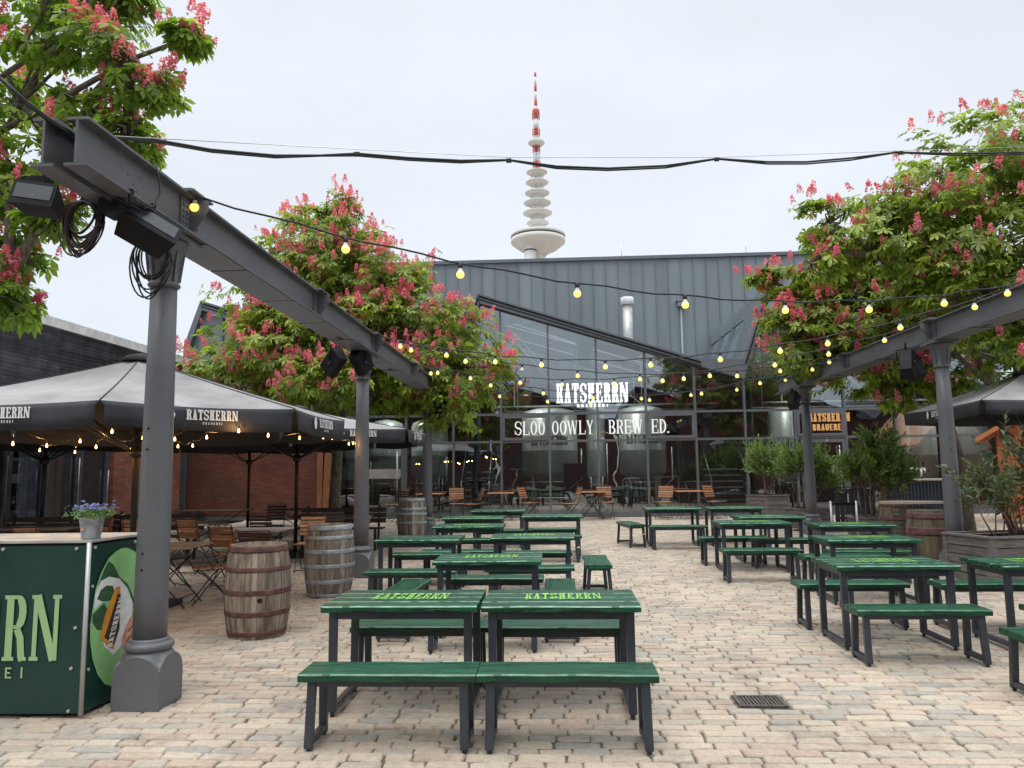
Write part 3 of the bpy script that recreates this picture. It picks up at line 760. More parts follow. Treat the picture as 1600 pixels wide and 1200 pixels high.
# ------------------------------------------------------------------ umbrellas
def umbrella(name, cx, cy, R, th, zv, zp, nside, label, poledx=0):
    t = empty(name, (cx, cy, G(cy)), 0, label, 'parasol', 'grey canvas parasols over the terrace')
    g = G(cy); zv -= g; zp -= g
    cs = [(R*cos(th+2*pi*i/nside), R*sin(th+2*pi*i/nside)) for i in range(nside)]
    ca = MB(); li = MB(); va = MB(); sm = MB()
    m = 10
    for i in range(nside):
        a, b = cs[i], cs[(i+1) % nside]; vs = []; fs = []
        for j in range(m+1):
            f = .05+.95*j/m
            for k in range(m+1):
                u = k/m; x = (a[0]*(1-u)+b[0]*u)*f; y = (a[1]*(1-u)+b[1]*u)*f
                z = zp+(zv-zp)*f - .05*sin(pi*f)*(.4+.6*sin(pi*u)) - .03*sin(pi*u)*f
                vs.append((x, y, z))
        fs = [(j*(m+1)+k, j*(m+1)+k+1, (j+1)*(m+1)+k+1, (j+1)*(m+1)+k) for j in range(m) for k in range(m)]
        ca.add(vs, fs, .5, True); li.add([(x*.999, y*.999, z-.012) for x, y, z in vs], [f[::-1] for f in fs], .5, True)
        # seam
        sm.tube([(a[0]*f, a[1]*f, zp+(zv-zp)*f-.02*sin(pi*f)+.004) for f in [.05+.95*j/8 for j in range(9)]], .007, 5)
        # valance
        vv = []; n2 = 14
        for k in range(n2+1):
            u = k/n2; x, y = a[0]*(1-u)+b[0]*u, a[1]*(1-u)+b[1]*u; L2 = math.hypot(x, y); dx, dy = x/L2, y/L2
            z0 = zv-.03*sin(pi*u); e = .022*sin(pi*u*3+i)+.012*sin(pi*u*8+i*2)
            edge = abs(u-.5)*2; gap = .0 if edge < .999 else 0
            for q, (oo, zz) in enumerate(((0, 0), (.012, -.05), (.010+e*.5, -.13), (.004+e, -.245+.012*sin(i+u*5)))):
                uu = u
                if k == 0 and q >= 1: x_, y_ = a[0]*(1-.022)+b[0]*.022, a[1]*(1-.022)+b[1]*.022
                elif k == n2 and q >= 1: x_, y_ = a[0]*.022+b[0]*.978, a[1]*.022+b[1]*.978
                else: x_, y_ = x, y
                vv.append((x_+dx*oo, y_+dy*oo, z0+zz))
        va.add(vv, [(k*4+q, k*4+q+1, (k+1)*4+q+1, (k+1)*4+q) for k in range(n2) for q in range(3)], .5, True)
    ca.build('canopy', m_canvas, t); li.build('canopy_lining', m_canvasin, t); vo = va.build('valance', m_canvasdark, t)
    so_ = vo.modifiers.new('thick', 'SOLIDIFY'); so_.thickness = .004
    sm.build('seams', m_canvasin, t)
    cp = MB(); cp.lathe([(.24, zp-.05), (.25, zp-.045), (.15, zp+.03), (.03, zp+.06), (.001, zp+.062)], 20); cp.build('top_cap', m_canvasdark, t)
    lt = MB()
    for i in range(nside):
        a, b = cs[i], cs[(i+1) % nside]; mx_, my_ = (a[0]+b[0])/2, (a[1]+b[1])/2; d = (b[0]-a[0], b[1]-a[1]); Ld = math.hypot(*d); d = (d[0]/Ld, d[1]/Ld)
        nn = (d[1], -d[0]); 
        if nn[0]*mx_+nn[1]*my_ < 0: nn = (-nn[0], -nn[1])
        fn = lambda u, v, n, mx_=mx_, my_=my_, d=d, nn=nn: (mx_+d[0]*u+nn[0]*(n+.024+.012*(1-abs(v)*3)), my_+d[1]*u+nn[1]*(n+.024), zv-.03-.13+v)
        s = .105
        text(lt, 'RATSHERRN', lambda u, v, n: fn(u+.06, v, n), s, cw=.48, gap=.07, st=.16, ha=.11, sf=.06)
        text(lt, 'BRAUEREI', lambda u, v, n: fn(u+.06, v-.045, n), .026, cw=.5, gap=.55, st=.2, ha=.18, sf=0)
        crest(lt, lambda u, v, n: fn(u-.36, v-.03, n), .15)
    lt.build('lettering', m_white, t)
    po = MB(); po.tube([(0, 0, -.02), (0, 0, zp-.03)], .036, 14)
    po.lathe([(.06, 1.98-g), (.075, 2.0-g), (.075, 2.1-g), (.05, 2.12-g)], 16); po.box((0, 0, .04), (.9, .9, .07), ch=.01)
    po.build('pole', m_pole, t)
    for i in range(nside):
        a = cs[i]; rb = MB(); rb.beam((a[0]*.02, a[1]*.02, zp-.07), (a[0]*.99, a[1]*.99, zv-.03), .022, .03)
        rb.beam((a[0]*.03, a[1]*.03, 2.06-g), (a[0]*.52, a[1]*.52, zp+(zv-zp)*.52-.08), .018, .025); rb.build('rib', m_pole, t)
    return t
U1 = umbrella('parasol', -5.25, 9.22, 2.57, -1.181, 2.47, 3.24, 8, 'large octagonal grey parasol with dark lettered valance behind the nearest left column')
U2 = umbrella('parasol', -5.05, 14.6, 2.57, -1.181, 2.54, 3.04, 8, 'farther octagonal grey parasol whose edge ends beside the last left column')
U4 = umbrella('parasol', -9.7, 13.9, 2.57, -1.181, 2.56, 3.04, 8, 'grey parasol at far left over the dark tables, behind the large one')
U5 = umbrella('parasol', -7.9, 19.2, 2.57, -1.181, 2.60, 3.02, 8, 'rearmost grey parasol over the dark tables before the brick wall')
U3 = umbrella('parasol', 8.55, 14.0, 2.2, radians(-138), 2.80, 3.42, 4, 'grey parasol on the right with lettered valance in front of the orange hut')
# warm bulbs under the canopies
def warm_string(label, pts, anchors):
    t = empty('string_lights', pts[0], 0, label, 'fairy lights', 'fairy lights under the parasols'); o0 = Vector(pts[0])
    c = MB(); 
    for a, b in zip(pts[:-1], pts[1:]):
        a, b = Vector(a)-o0, Vector(b)-o0; mid = (a+b)/2-Vector((0, 0, .05)); c.tube([a+Vector((0, 0, .07)), mid+Vector((0, 0, .07)), b+Vector((0, 0, .07))], .004, 5)
    c.build('cable', m_cable, t)
    for p in pts:
        q = Vector(p)-o0; b = MB(); b.lathe([(.001, -.016), (.010, -.012), (.013, 0), (.008, .016), (.007, .03)], 12, q); bo = b.build('bulb', m_lampwarm, t)
        s = MB(); s.lathe([(.009, .028), (.009, .06)], 8, q); s.build('socket', m_cable, bo)
    for p in pts:
        ld = bpy.data.lights.new('bulb_light', 'POINT'); ld.energy = 3.0; ld.color = (1, .5, .16); ld.shadow_soft_size = .03
        lo = bpy.data.objects.new('bulb_light', ld); COL.objects.link(lo); lo.parent = t; lo.location = Vector(p)-o0+Vector((0, 0, .0))
    return t
# ray helper used once to lay real things out from a survey of the photo
def at(x, y, Y):
    d = fw+r2*((x-800)/1175)+u2*((600-y)/1175); t = Y/d.y; return (t*d.x, Y, 1.76+t*d.z)
warm_string('warm fairy lights along the left half of the near parasol', [at(20, 694, 7.9), at(22, 667, 7.6), at(73, 697, 8.6), at(62, 704, 9.6), at(125, 690, 8.3), at(117, 707, 10.4)], 0)
warm_string('warm fairy lights around the pole of the near parasol', [at(150, 699, 9.0), at(175, 675, 7.6), at(190, 698, 9.2), at(223, 685, 8.2)], 0)
warm_string('warm fairy lights along the right half of the near parasol', [at(273, 687, 8.2), at(278, 698, 9.4), at(301, 697, 9.8), at(323, 684, 8.5), at(373, 674, 7.7), at(419, 681, 8.4), at(468, 685, 9.2)], 0)
warm_string('warm fairy lights at the gap between the two left parasols', [at(505, 684, 9.6), at(519, 685, 9.9), at(545, 694, 11.6), at(552, 693, 11.9)], 0)

# ------------------------------------------------------------------ barrels
def barrel(label, x, y, h, rm, re, m, mh, hoops, bung=0.0, seed=1, rim=False):
    t = empty('wine_barrel', (x, y, G(y)), 0, label, 'barrel', 'old wine barrels'); rr = random.Random(seed)
    st = MB(); ns = 26; a0 = 0; lv = 12
    ang = [0]
    while ang[-1] < 2*pi-.12: ang.append(ang[-1]+rr.uniform(.19, .30))
    ang[-1] = 2*pi
    rad = lambda z: re+(rm-re)*(1-((z/h-.5)*2)**2)
    for a, b in zip(ang[:-1], ang[1:]):
        vs = []; dr = rr.uniform(-.0018, .0018); tt = rr.random()
        for j in range(lv+1):
            z = h*j/lv; r = rad(z)+dr
            for q in range(4):
                aa = a+.006+(b-a-.012)*q/3; vs.append((r*cos(aa), r*sin(aa), z))
        st.add(vs, [(j*4+q, j*4+q+1, (j+1)*4+q+1, (j+1)*4+q) for j in range(lv) for q in range(3)], tt, False)
    st.lathe([(rad(h)-.002, h), (rad(h)-.022, h+.001), (rad(h)-.024, h-.035), (.001, h-.036)], 36, tint=.35, cap=False)
    st.lathe([(rad(z*h)-.006, z*h) for z in [i/10 for i in range(11)]], 36, tint=.0, cap=False)
    st.build('staves', m, t)
    for (f0, f1) in hoops:
        hb = MB(); z0, z1 = f0*h, f1*h; k = 4
        pr = [(rad(z0)+.0005, z0)]+[(rad(z0+(z1-z0)*i/k)+.0045, z0+(z1-z0)*i/k) for i in range(k+1)]+[(rad(z1)+.0005, z1)]
        hb.lathe(pr, 40, cap=False); a = rr.uniform(0, 6)
        hb.box(((rad(z0)+.006)*cos(-1.2+a*.1), (rad(z0)+.006)*sin(-1.2+a*.1), (z0+z1)/2), (.012, .012, .012)); hb.build('hoop', mh, t)
    if bung is not None:
        z = .42*h; r = rad(z)+.002; b = MB(); a = bung; b.tube([((r-.01)*cos(a), (r-.01)*sin(a), z), (r*cos(a), r*sin(a), z)], .024, 14); b.build('bung_hole', m_void, t)
    return t
H4 = [(.0, .07), (.20, .255), (.40, .455), (.645, .70), (.83, .885), (.955, 1.0)]
barrel('big weathered barrel with rust-red hoops beside the nearest column', -3.13, 7.92, .93, .335, .285, m_barrel, m_hooprust, [(.035, .085), (.245, .30), (.475, .53), (.72, .77), (.925, .995)], -1.13, 1)
barrel('weathered barrel with pale galvanised hoops in front of the second left column', -3.08, 10.28, .94, .335, .28, m_barrel2, m_hoopgalv, [(.0, .045), (.185, .24), (.40, .455), (.60, .66), (.80, .85), (.925, .995)], -2.4, 2)
barrel('smallest-looking barrel with grey hoops at the foot of the farthest left column', -3.28, 17.3, .95, .335, .285, m_barrel2, m_hoopgalv, [(.0, .045), (.40, .455), (.60, .66), (.72, .78), (.925, .995)], -1.9, 3)
barrel('mossy brown barrel with wide rusty hoops left of the right-hand planter', 5.92, 12.45, .90, .345, .30, m_barrel3, m_hooprust, [(.0, .06), (.18, .23), (.58, .72), (.86, .97)], None, 4)
barrel('rusty hooped barrel behind the wire basket table, left of the mossy brown barrel', 6.50, 14.9, .92, .33, .285, m_barrel3, m_hooprust, [(.0, .06), (.25, .32), (.60, .70), (.88, .99)], None, 5)
barrel('barrel at the far right edge of the photo beside the near planter', 7.05, 11.0, .92, .335, .285, m_barrel3, m_hooprust, [(.0, .06), (.25, .32), (.60, .70), (.86, .98)], None, 6)

# ------------------------------------------------------------------ banner counter and flower pot
def banner():
    P0 = Vector((-3.375, 5.36, 0)); t = empty('banner_counter', (P0.x, P0.y, G(5.3)), 0, 'dark green banner-covered counter with large pale lettering at the left edge', 'promotion counter')
    dF = Vector((-.985, -.03, 0)).normalized(); dS = Vector((.10, 1, 0)).normalized(); nF = Vector((dF.y, -dF.x, 0)); nF = -nF if nF.y > 0 else nF
    nS = Vector((dS.y, -dS.x, 0)); H = 1.225; WF, WS = 1.9, .72
    def F(u, v, n): p = dF*(-u) + nF*(n) ; return (p.x, p.y, v)     # u negative = to the left
    def Sd(u, v, n): p = dS*u+nS*n; return (p.x, p.y, v)
    b = MB(); n = 26; wv = lambda u, v: .003*sin(u*5+v*3)+.002*sin(u*11-v*7)+.0015*sin(v*17+u*3)
    for fn, W, sg in ((F, WF, -1), (Sd, WS, 1)):
        vs = [fn(sg*W*i/n, .03+(H-.06)*j/n, .004+wv(W*i/n, H*j/n)*min(1, i/3, (n-i)/3, j/3, (n-j)/3)) for j in range(n+1) for i in range(n+1)]
        fs = [(j*(n+1)+i, j*(n+1)+i+1, (j+1)*(n+1)+i+1, (j+1)*(n+1)+i) for j in range(n) for i in range(n)]
        b.add(vs, fs if sg > 0 else [f[::-1] for f in fs], .5, True)
    b.build('banner_sheet', m_banner, t)
    bd = MB(); c = dF*(WF/2)+dS*(WS/2); 
    a_ = [Vector(F(-.01, 0, -.012)), Vector(F(-WF, 0, -.012))]; e_ = [Vector(Sd(.01, 0, -.012)), Vector(Sd(WS, 0, -.012))]
    q = [a_[0], a_[1], a_[1]+dS*WS, a_[0]+dS*WS]
    bd.add([(p.x, p.y, .02) for p in q]+[(p.x, p.y, H-.012) for p in q], [(0, 1, 2, 3), (4, 5, 6, 7), (0, 1, 5, 4), (1, 2, 6, 5), (2, 3, 7, 6), (3, 0, 4, 7)])
    bd.build('box', m_black, t)
    tr = MB()
    q2 = [p+(p-(q[0]+q[2])/2).normalized()*.022 for p in q]
    tr.prism([(p.x, p.y) for p in q2], lambda u, v, s: (u, v, s), H-.011, H+.006)
    for k in range(4):
        pass
    tr.build('rim', m_alu, t)
    ps = MB(); ps.tube([(nF.x*.008+nS.x*.008, nF.y*.008+nS.y*.008, .02), (nF.x*.008+nS.x*.008, nF.y*.008+nS.y*.008, H-.01)], .016, 10); ps.build('corner_post', m_alu, t)
    lt = MB(); text(lt, 'RATSHERRN', lambda u, v, n: F(u-1.06, v+.395, n+.011), .455, cw=.37, gap=.06, st=.115, ha=.06, sf=.035)
    text(lt, 'BRAUEREI', lambda u, v, n: F(u-.80, v+.275, n+.011), .075, cw=.62, gap=.78, st=.17, ha=.15, sf=0)
    lt.build('lettering', m_bannerlet, t)
    # printed side picture: capsule, shadow, glass of beer with label, hand
    def poly(pts, m, name, lift):
        mb = MB(); mb.add([Sd(u, v, lift) for u, v in pts], [list(range(len(pts)))]); mb.build(name, m, t)
    cap = [(.05, .701), (.077, .877), (.13, .99), (.20, 1.08), (.274, 1.122), (.35, 1.142), (.42, 1.135), (.508, 1.097), (.56, 1.02), (.585, .9), (.59, .75), (.573, .55), (.555, .38), (.52, .25), (.429, .155), (.322, .125), (.22, .17), (.14, .26), (.08, .38), (.045, .52), (.038, .62)][::-1]
    poly(cap, m_pillg, 'green_capsule', .013)
    poly([(.10, .90), (.155, 1.0), (.20, 1.06), (.258, 1.03), (.332, .93), (.433, .86), (.544, .70), (.50, .66), (.379, .80), (.23, .86)], m_pilld, 'dark_shape', .0136)
    poly([(.055, .70), (.174, .76), (.23, .68), (.19, .56), (.11, .58), (.06, .64)], m_pilld, 'dark_shape', .0139)
    poly([(.070, .73), (.075, .84), (.125, .925), (.216, .945), (.332, .915), (.435, .825), (.505, .70), (.49, .59), (.44, .49), (.38, .40), (.30, .36), (.20, .44), (.16, .54), (.20, .65), (.24, .76), (.18, .78)], m_foam, 'glass', .0142)
    poly([(.095, .80), (.13, .86), (.19, .885), (.26, .87), (.30, .80), (.24, .765), (.15, .775)], m_pilld, 'hops', .0146)
    poly([(.294, .854), (.345, .857), (.352, .528), (.30, .40), (.237, .43), (.145, .525), (.19, .673)], m_amber, 'label_border', .0150)
    poly([(.318, .80), (.353, .80), (.358, .54), (.305, .43), (.19, .51), (.205, .535), (.26, .66)], m_brown, 'label', .0154)
    l2 = MB(); an = radians(66); text(l2, 'RATSHERRN', lambda u, v, n: Sd(.335+u*cos(an)*.75-v*.75, .60+u*sin(an)-v*.05, n*.3+.016), .078, cw=.48, gap=.06, st=.19, ha=.15, sf=.05); l2.build('label_lettering', m_white, t)
    poly([(.385, .45), (.44, .55), (.50, .62), (.54, .55), (.56, .34), (.53, .22), (.49, .20), (.43, .30)], m_skinp, 'hand', .0148)
    for k in range(3): poly([(.43+k*.012, .36+.07*k), (.49+.012*k, .40+.07*k), (.495+.012*k, .39+.07*k), (.437+k*.012, .35+.07*k)], m_brown, 'finger_gap', .0152)
    ry = MB()
    for (fn, pts) in ((F, [(-.08, .05), (-.08, H-.05), (-.62, .05), (-.62, H-.05), (-.06, .62), (-.075, .34)]), (Sd, [(.05, .62), (.04, .9), (.05, H-.05), (.5, H-.05), (.5, .06), (.04, .32)])):
        for u, v in pts:
            a = Vector(fn(u, v, .006)); b_ = Vector(fn(u, v, .020)); ry.tube([a, b_], .011, 8)
    ry.build('eyelets', m_alu, t)
banner()
def leaf_cloud(centers, normals, rng, L, nl=(5, 7), droop=.35, wid=.34, jit=.25):
    """palmate leaf clusters as folded kites; returns V,F"""
    V = []; F = []; T = []
    for c, nrm in zip(centers, normals):
        nrm = nrm/np.linalg.norm(nrm); a = np.cross(nrm, rng.normal(size=3)); a /= np.linalg.norm(a); b = np.cross(nrm, a)
        k = rng.integers(nl[0], nl[1]+1); s = L*rng.uniform(.7, 1.2); t0 = rng.uniform()
        for i in range(k):
            an = 2*pi*(i+.5*rng.uniform(-.5, .5))/k; d = a*cos(an)+b*sin(an); sd = np.cross(nrm, d)
            l = s*rng.uniform(.75, 1.1); dr = droop*rng.uniform(.4, 1.6)
            p0 = c; pm = c+d*l*.62-np.array([0, 0, dr*l*.30])+nrm*.02*l; pt = c+d*l*(1-.25*dr)-np.array([0, 0, dr*l])
            wv = sd*l*wid*.5; dn = -nrm*l*.07
            q = len(V); V += [p0, pm+wv+dn, pt, pm-wv+dn]; F += [(q, q+1, q+2), (q, q+2, q+3)]
            tt = np.clip(t0*.6+.4*rng.uniform(), 0, 1); T += [tt, tt*.93]
    return np.array(V), np.array(F), np.array(T)
def pot():
    x, y = -3.45, 5.50; z0 = G(5.3)+1.235
    t = empty('flower_pot', (x, y, z0), 0, 'zinc bucket of blue flowers with a small sticker on the counter corner', 'flower pot')
    b = MB(); b.lathe([(.062, 0), (.064, .004), (.078, .10), (.080, .102), (.079, .106), (.086, .146), (.090, .148), (.089, .154), (.083, .153), (.079, .12)], 28, cap=False); b.lathe([(.001, .13), (.08, .131)], 20, cap=False)
    b.build('bucket', m_zinc, t)
    s = MB()
    for i, m in enumerate((m_amber, m_skinp, m_flowerb)):
        q = MB(); R = .0735
        q.add([((R+.003)*cos(a), (R+.003)*sin(a), zz+(a+2)*.012) for zz in (.085-i*.013, .072-i*.013) for a in (-2.1, -1.95, -1.8, -1.65)], [(k, k+1, 5+k, 4+k) for k in range(3)]); q.build('sticker_band', m, t)
    rng = np.random.default_rng(4)
    cs = np.array([(.085*rng.normal()*.8, .085*rng.normal()*.8, .165+abs(rng.normal())*.030) for _ in range(170)]); V, F, T = leaf_cloud(cs, rng.normal(size=(170, 3))*.5+[0, 0, 1], rng, .030, (3, 5)); np_mesh('foliage', V, F, m_herb, T, t)
    cs = np.array([(.095*rng.normal()*.75, .095*rng.normal()*.75, .215+abs(rng.normal())*.022) for _ in range(85)]); V, F, T = leaf_cloud(cs, rng.normal(size=(85, 3))*.5+[0, 0, 1], rng, .018, (5, 5), .1, .6); np_mesh('flowers', V, F, m_flowerb, T, t)
pot()

# ------------------------------------------------------------------ folding chairs and bistro tables
def make_chair(mw):
    t = empty('folding_chair')
    s = MB()
    for i in range(6): s.box((0, -.17+.068*i, .452+.004*abs(i-2.5)), (.40, .055, .016), tint=R_.random(), ch=.003)
    s.build('seat', mw, t)
    b = MB()
    for i in range(5): b.box((0, .205+.022*i+.008, .60+.062*i), (.41, .012, .048), (-.33, 0, 0), tint=R_.random(), ch=.002)
    b.build('backrest', mw, t)
    for sx in (-1, 1):
        f = MB(); x = sx*.185
        f.tube([(x, -.20, .012), (x, -.12, .10), (x, -.02, .24), (x, .10, .38), (x, .185, .47), (x, .235, .60), (x, .325, .90)], .0085, 6)
        f.tube([(x*.90, .26, .012), (x*.90, .20, .09), (x*.90, .06, .25), (x*.90, -.08, .38), (x*.90, -.185, .442)], .0085, 6)
        f.tube([(x, -.19, .436), (x, .18, .436)], .008, 6); f.build('leg', m_chairmetal, t)
    for y_, z_, w_ in ((.235, .035, .17), (-.17, .05, .18), (.325, .90, .18)): c = MB(); c.tube([(-w_, y_, z_), (w_, y_, z_)], .0075, 6); c.build('crossbar', m_chairmetal, t)
    return t
def make_bistro(mw, w=.72, d=.72):
    t = empty('bistro_table')
    s = MB(); n = 8
    for i in range(n): s.box((0, -d/2+d*(i+.5)/n, .748), (w, d/n-.006, .022), tint=R_.random(), ch=.003)
    s.build('table_top', mw, t)
    for sy in (-1, 1):
        f = MB(); y = sy*d*.36
        f.tube([(-w*.42, y, .012), (-w*.32, y, .12), (-w*.05, y, .36), (w*.22, y, .58), (w*.36, y, .735)], .009, 6)
        f.tube([(w*.42, y*.92, .012), (w*.32, y*.92, .12), (w*.05, y*.92, .36), (-w*.22, y*.92, .58), (-w*.36, y*.92, .735)], .009, 6)
        f.build('leg', m_chairmetal, t)
    for s_ in (-1, 1): c = MB(); c.tube([(s_*w*.32, -d*.36, .12), (s_*w*.32, d*.36, .12)], .007, 6); c.build('crossbar', m_chairmetal, t)
    return t
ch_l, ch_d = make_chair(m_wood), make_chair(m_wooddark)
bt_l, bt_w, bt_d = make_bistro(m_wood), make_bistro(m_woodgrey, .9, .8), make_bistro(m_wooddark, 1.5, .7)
CH = [  # x, y, facing deg (0: back away from camera), dark, label, scale
 (-4.46, 9.66, -62, 0, 'wooden folding chair facing left beside the near pale table, behind the rusty hooped barrel'),
 (-4.05, 12.35, 5, 0, 'folding chair with brown slatted back in shade behind the pale table under the parasol'),
 (-4.75, 11.0, 170, 0, 'shaded folding chair seen from behind at the near side of the shaded pale table'),
 (-3.42, 12.6, -70, 0, 'folding chair turned sideways right behind the galvanised hooped barrel'),
 (-5.5, 10.7, 150, 1, 'dark folding chair just right of the nearest column in the shade'),
 (-7.7, 11.0, 178, 0, 'wide brown slatted chair back seen left of the flower pot'),
 (-6.65, 11.1, 175, 0, 'brown slatted chair back seen right of the flower pot'),
 (-4.75, 22.6, -60, 0, 'pale folding chair left of the dark one by the hall door'),
 (-4.3, 21.6, 175, 1, 'dark folding chair seen from behind just left of the farthest left column'),
 (-2.95, 22.75, 10, 0, 'folding chair right of the farthest left column by the glass front'),
 (-2.45, 22.55, -100, 0, 'folding chair left of the bistro table in front of the left interior stairs'),
 (-.75, 22.9, 60, 0, 'folding chair at the right end of the bistro table left of the first steel tank'),
 (.42, 22.35, -75, 0, 'folding chair seen from the side at the middle of the glass front'),
 (1.52, 22.75, 8, 0, 'folding chair facing the camera at the middle bistro table'),
 (3.18, 22.6, -25, 0, 'folding chair left of the bistro table before the right interior stairs'),
 (4.72, 22.6, 40, 0, 'folding chair right of the bistro table before the right interior stairs'),
 (-5.15, 13.4, 175, 1, 'dark folding chair under the far parasol close to its pole'),
 (-4.0, 13.6, 20, 1, 'dark folding chair at the right end of the long dark table by the timber posts'),
 (-6.9, 12.4, 185, 0, 'brown slatted chair back in deep shade at the long table before the brick pier'),
 (-5.9, 12.3, 170, 0, 'brown slatted chair back between the two long dark tables in the shade'),
 (-6.0, 15.9, 5, 1, 'dark folding chair behind the rearmost long dark table'),
 (-3.95, 9.95, 195, 1, 'dark folding chair just behind the chair at the near pale table'),
]
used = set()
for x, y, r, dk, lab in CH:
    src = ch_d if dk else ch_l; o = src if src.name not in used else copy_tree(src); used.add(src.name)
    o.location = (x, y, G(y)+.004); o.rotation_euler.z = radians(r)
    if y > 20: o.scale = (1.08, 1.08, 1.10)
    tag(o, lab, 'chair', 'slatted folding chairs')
BT = [(-4.95, 9.45, 4, 'w', 'near pale-topped folding table just right of the nearest column'), (-4.62, 11.6, 0, 'w', 'pale-topped folding table in the shade behind the rusty hooped barrel'),
      (-3.75, 22.8, 0, 'l', 'bistro table just right of the farthest left column by the glass front'), (-1.62, 22.8, 0, 'l', 'bistro table in front of the left interior stairs'),
      (1.12, 22.9, 0, 'l', 'bistro table before the middle of the glass front'), (3.95, 22.75, 0, 'l', 'bistro table before the right interior stairs'),
      (-4.3, 14.4, 0, 'd', 'long dark table under the far parasol near the timber wall'), (-6.4, 13.2, 0, 'd', 'long dark table in the shade in front of the brick pier'), (-5.7, 16.8, 0, 'd', 'long dark table farthest back under the far parasol'),
      (-8.6, 12.2, 0, 'd', 'long dark table in the shade by the sliding doors'), (-7.6, 16.6, 0, 'd', 'long dark table in deep shade before the brick infill wall'),
      (-9.2, 15.2, 0, 'd', 'long dark table in deep shade left of the brick pier')]
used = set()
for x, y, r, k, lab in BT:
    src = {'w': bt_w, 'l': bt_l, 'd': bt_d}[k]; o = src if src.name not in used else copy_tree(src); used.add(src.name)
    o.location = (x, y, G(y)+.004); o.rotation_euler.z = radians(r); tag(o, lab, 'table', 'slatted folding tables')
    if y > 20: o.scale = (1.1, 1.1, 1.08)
def dark_bench(x, y, lab, high=False):
    t = empty('terrace_bench', (x, y, G(y)), 0, lab, 'bench', 'dark wooden terrace benches'); s = MB()
    for i in range(3): s.box((0, -.1+.1*i, .44), (1.8, .09, .03), tint=R_.random())
    s.build('seat', m_wooddark, t); b = MB()
    for i in range(3): b.box((0, .22+.02*i, .58+.11*i), (1.8, .02, .09), tint=R_.random())
    b.build('backrest', m_wooddark, t)
    for sx in (-.75, .75):
        f = MB(); f.box((sx, -.1, .21), (.05, .05, .42)); f.beam((sx, .15, 0), (sx, .26, .9), .04, .04); f.build('leg', m_chairmetal, t)
dark_bench(-4.4, 15.4, 'dark bench with slatted back under the far parasol'); dark_bench(-7.6, 14.0, 'dark bench with slatted back before the brick pier'); dark_bench(-9.3, 13.4, 'dark bench with slatted back before the sliding doors')

# ------------------------------------------------------------------ glass hall
YF = 23.8; ZG = .30
hall = empty('glass_hall', (0, YF, 0), 0, 'grey sawtooth-roofed hall with tall glass front behind the beer garden', 'building')
PER = 9.12; PK = [-11.49, -2.35, 6.78, 15.9]
def outer():   # outline left -> right of roof profile
    p = [(-12.0, .3), (-12.0, 5.87)]
    for k in PK:
        p += [(k, 7.43), (k+6.98, 5.14), (k+8.33, 5.12)]
    return p[:-2]+[(18.0, 6.74)]
def inner(x):
    for k in PK:
        if x < k-.83+1e-6 and k == PK[0]: return 4.48+(x+12.0)*3 if x > -12 else 4.4
        if k-.83 <= x < k+.06: return 4.48+(x-(k-.83))*(7.08-4.48)/.89
        if k+.06 <= x < k+8.29: return 7.08-(x-k-.06)*(7.08-4.48)/8.23
    return 4.4
BR = sorted([k-.83 for k in PK]+[k+.06 for k in PK])
def topline(x0, x1):
    xs = [x0]+[b for b in BR if x0 < b < x1]+[x1]; return [(x, inner(x)) for x in xs]
P3 = lambda y: (lambda u, v, t: (u, y+t, v))
# fascia: ring between outer and inner profiles, as quads, proud of the glass
fa = MB()
def fq(a, b, c, d, y0=-.22, y1=.30):
    fa.prism([a, b, c, d], lambda u, v, t: (u, t, v), y0, y1)
for i, k in enumerate(PK):
    ox = [(k, 7.43), (k+6.98, 5.14), (k+8.33, 5.12), (k+PER, 7.43)]
    ix = [(k+.06, 7.10), (k+6.0, inner(k+6.0)+.02), (k+8.29, 4.50), (k+PER+.06, 7.10)]
    if i == 3: ox, ix = ox[:1]+[(18, 6.74)], ix[:1]+[(18, 6.42)]
    for a, b, c, d in zip(ox[:-1], ox[1:], ix[1:], ix[:-1]): fq(a, b, c, d)
fq((-12.0, 5.9), (-11.49, 7.43), (-11.43, 7.10), (-11.80, 5.9)); fq((-12.0, .3), (-12.0, 5.9), (-11.80, 5.9), (-11.80, .3))
fa.build('gable_fascia', m_mull, hall)
for i, k in enumerate(PK):      # thin shadow-gap trim lines on the fascia
    tr = MB()
    e = (18, 6.74) if i == 3 else (k+6.98, 5.14)
    tr.beam((k+.03, -.235, 7.33), (e[0], -.235, e[1]-.10), .03, .05); tr.beam((k+.05, -.232, 7.22), (e[0], -.232, e[1]-.21), .024, .025)
    if i < 3: tr.beam((k+8.36, -.235, 4.95), (k+PER+.03, -.235, 7.28), .03, .04)
    tr.build('fascia_trim', m_black, hall)
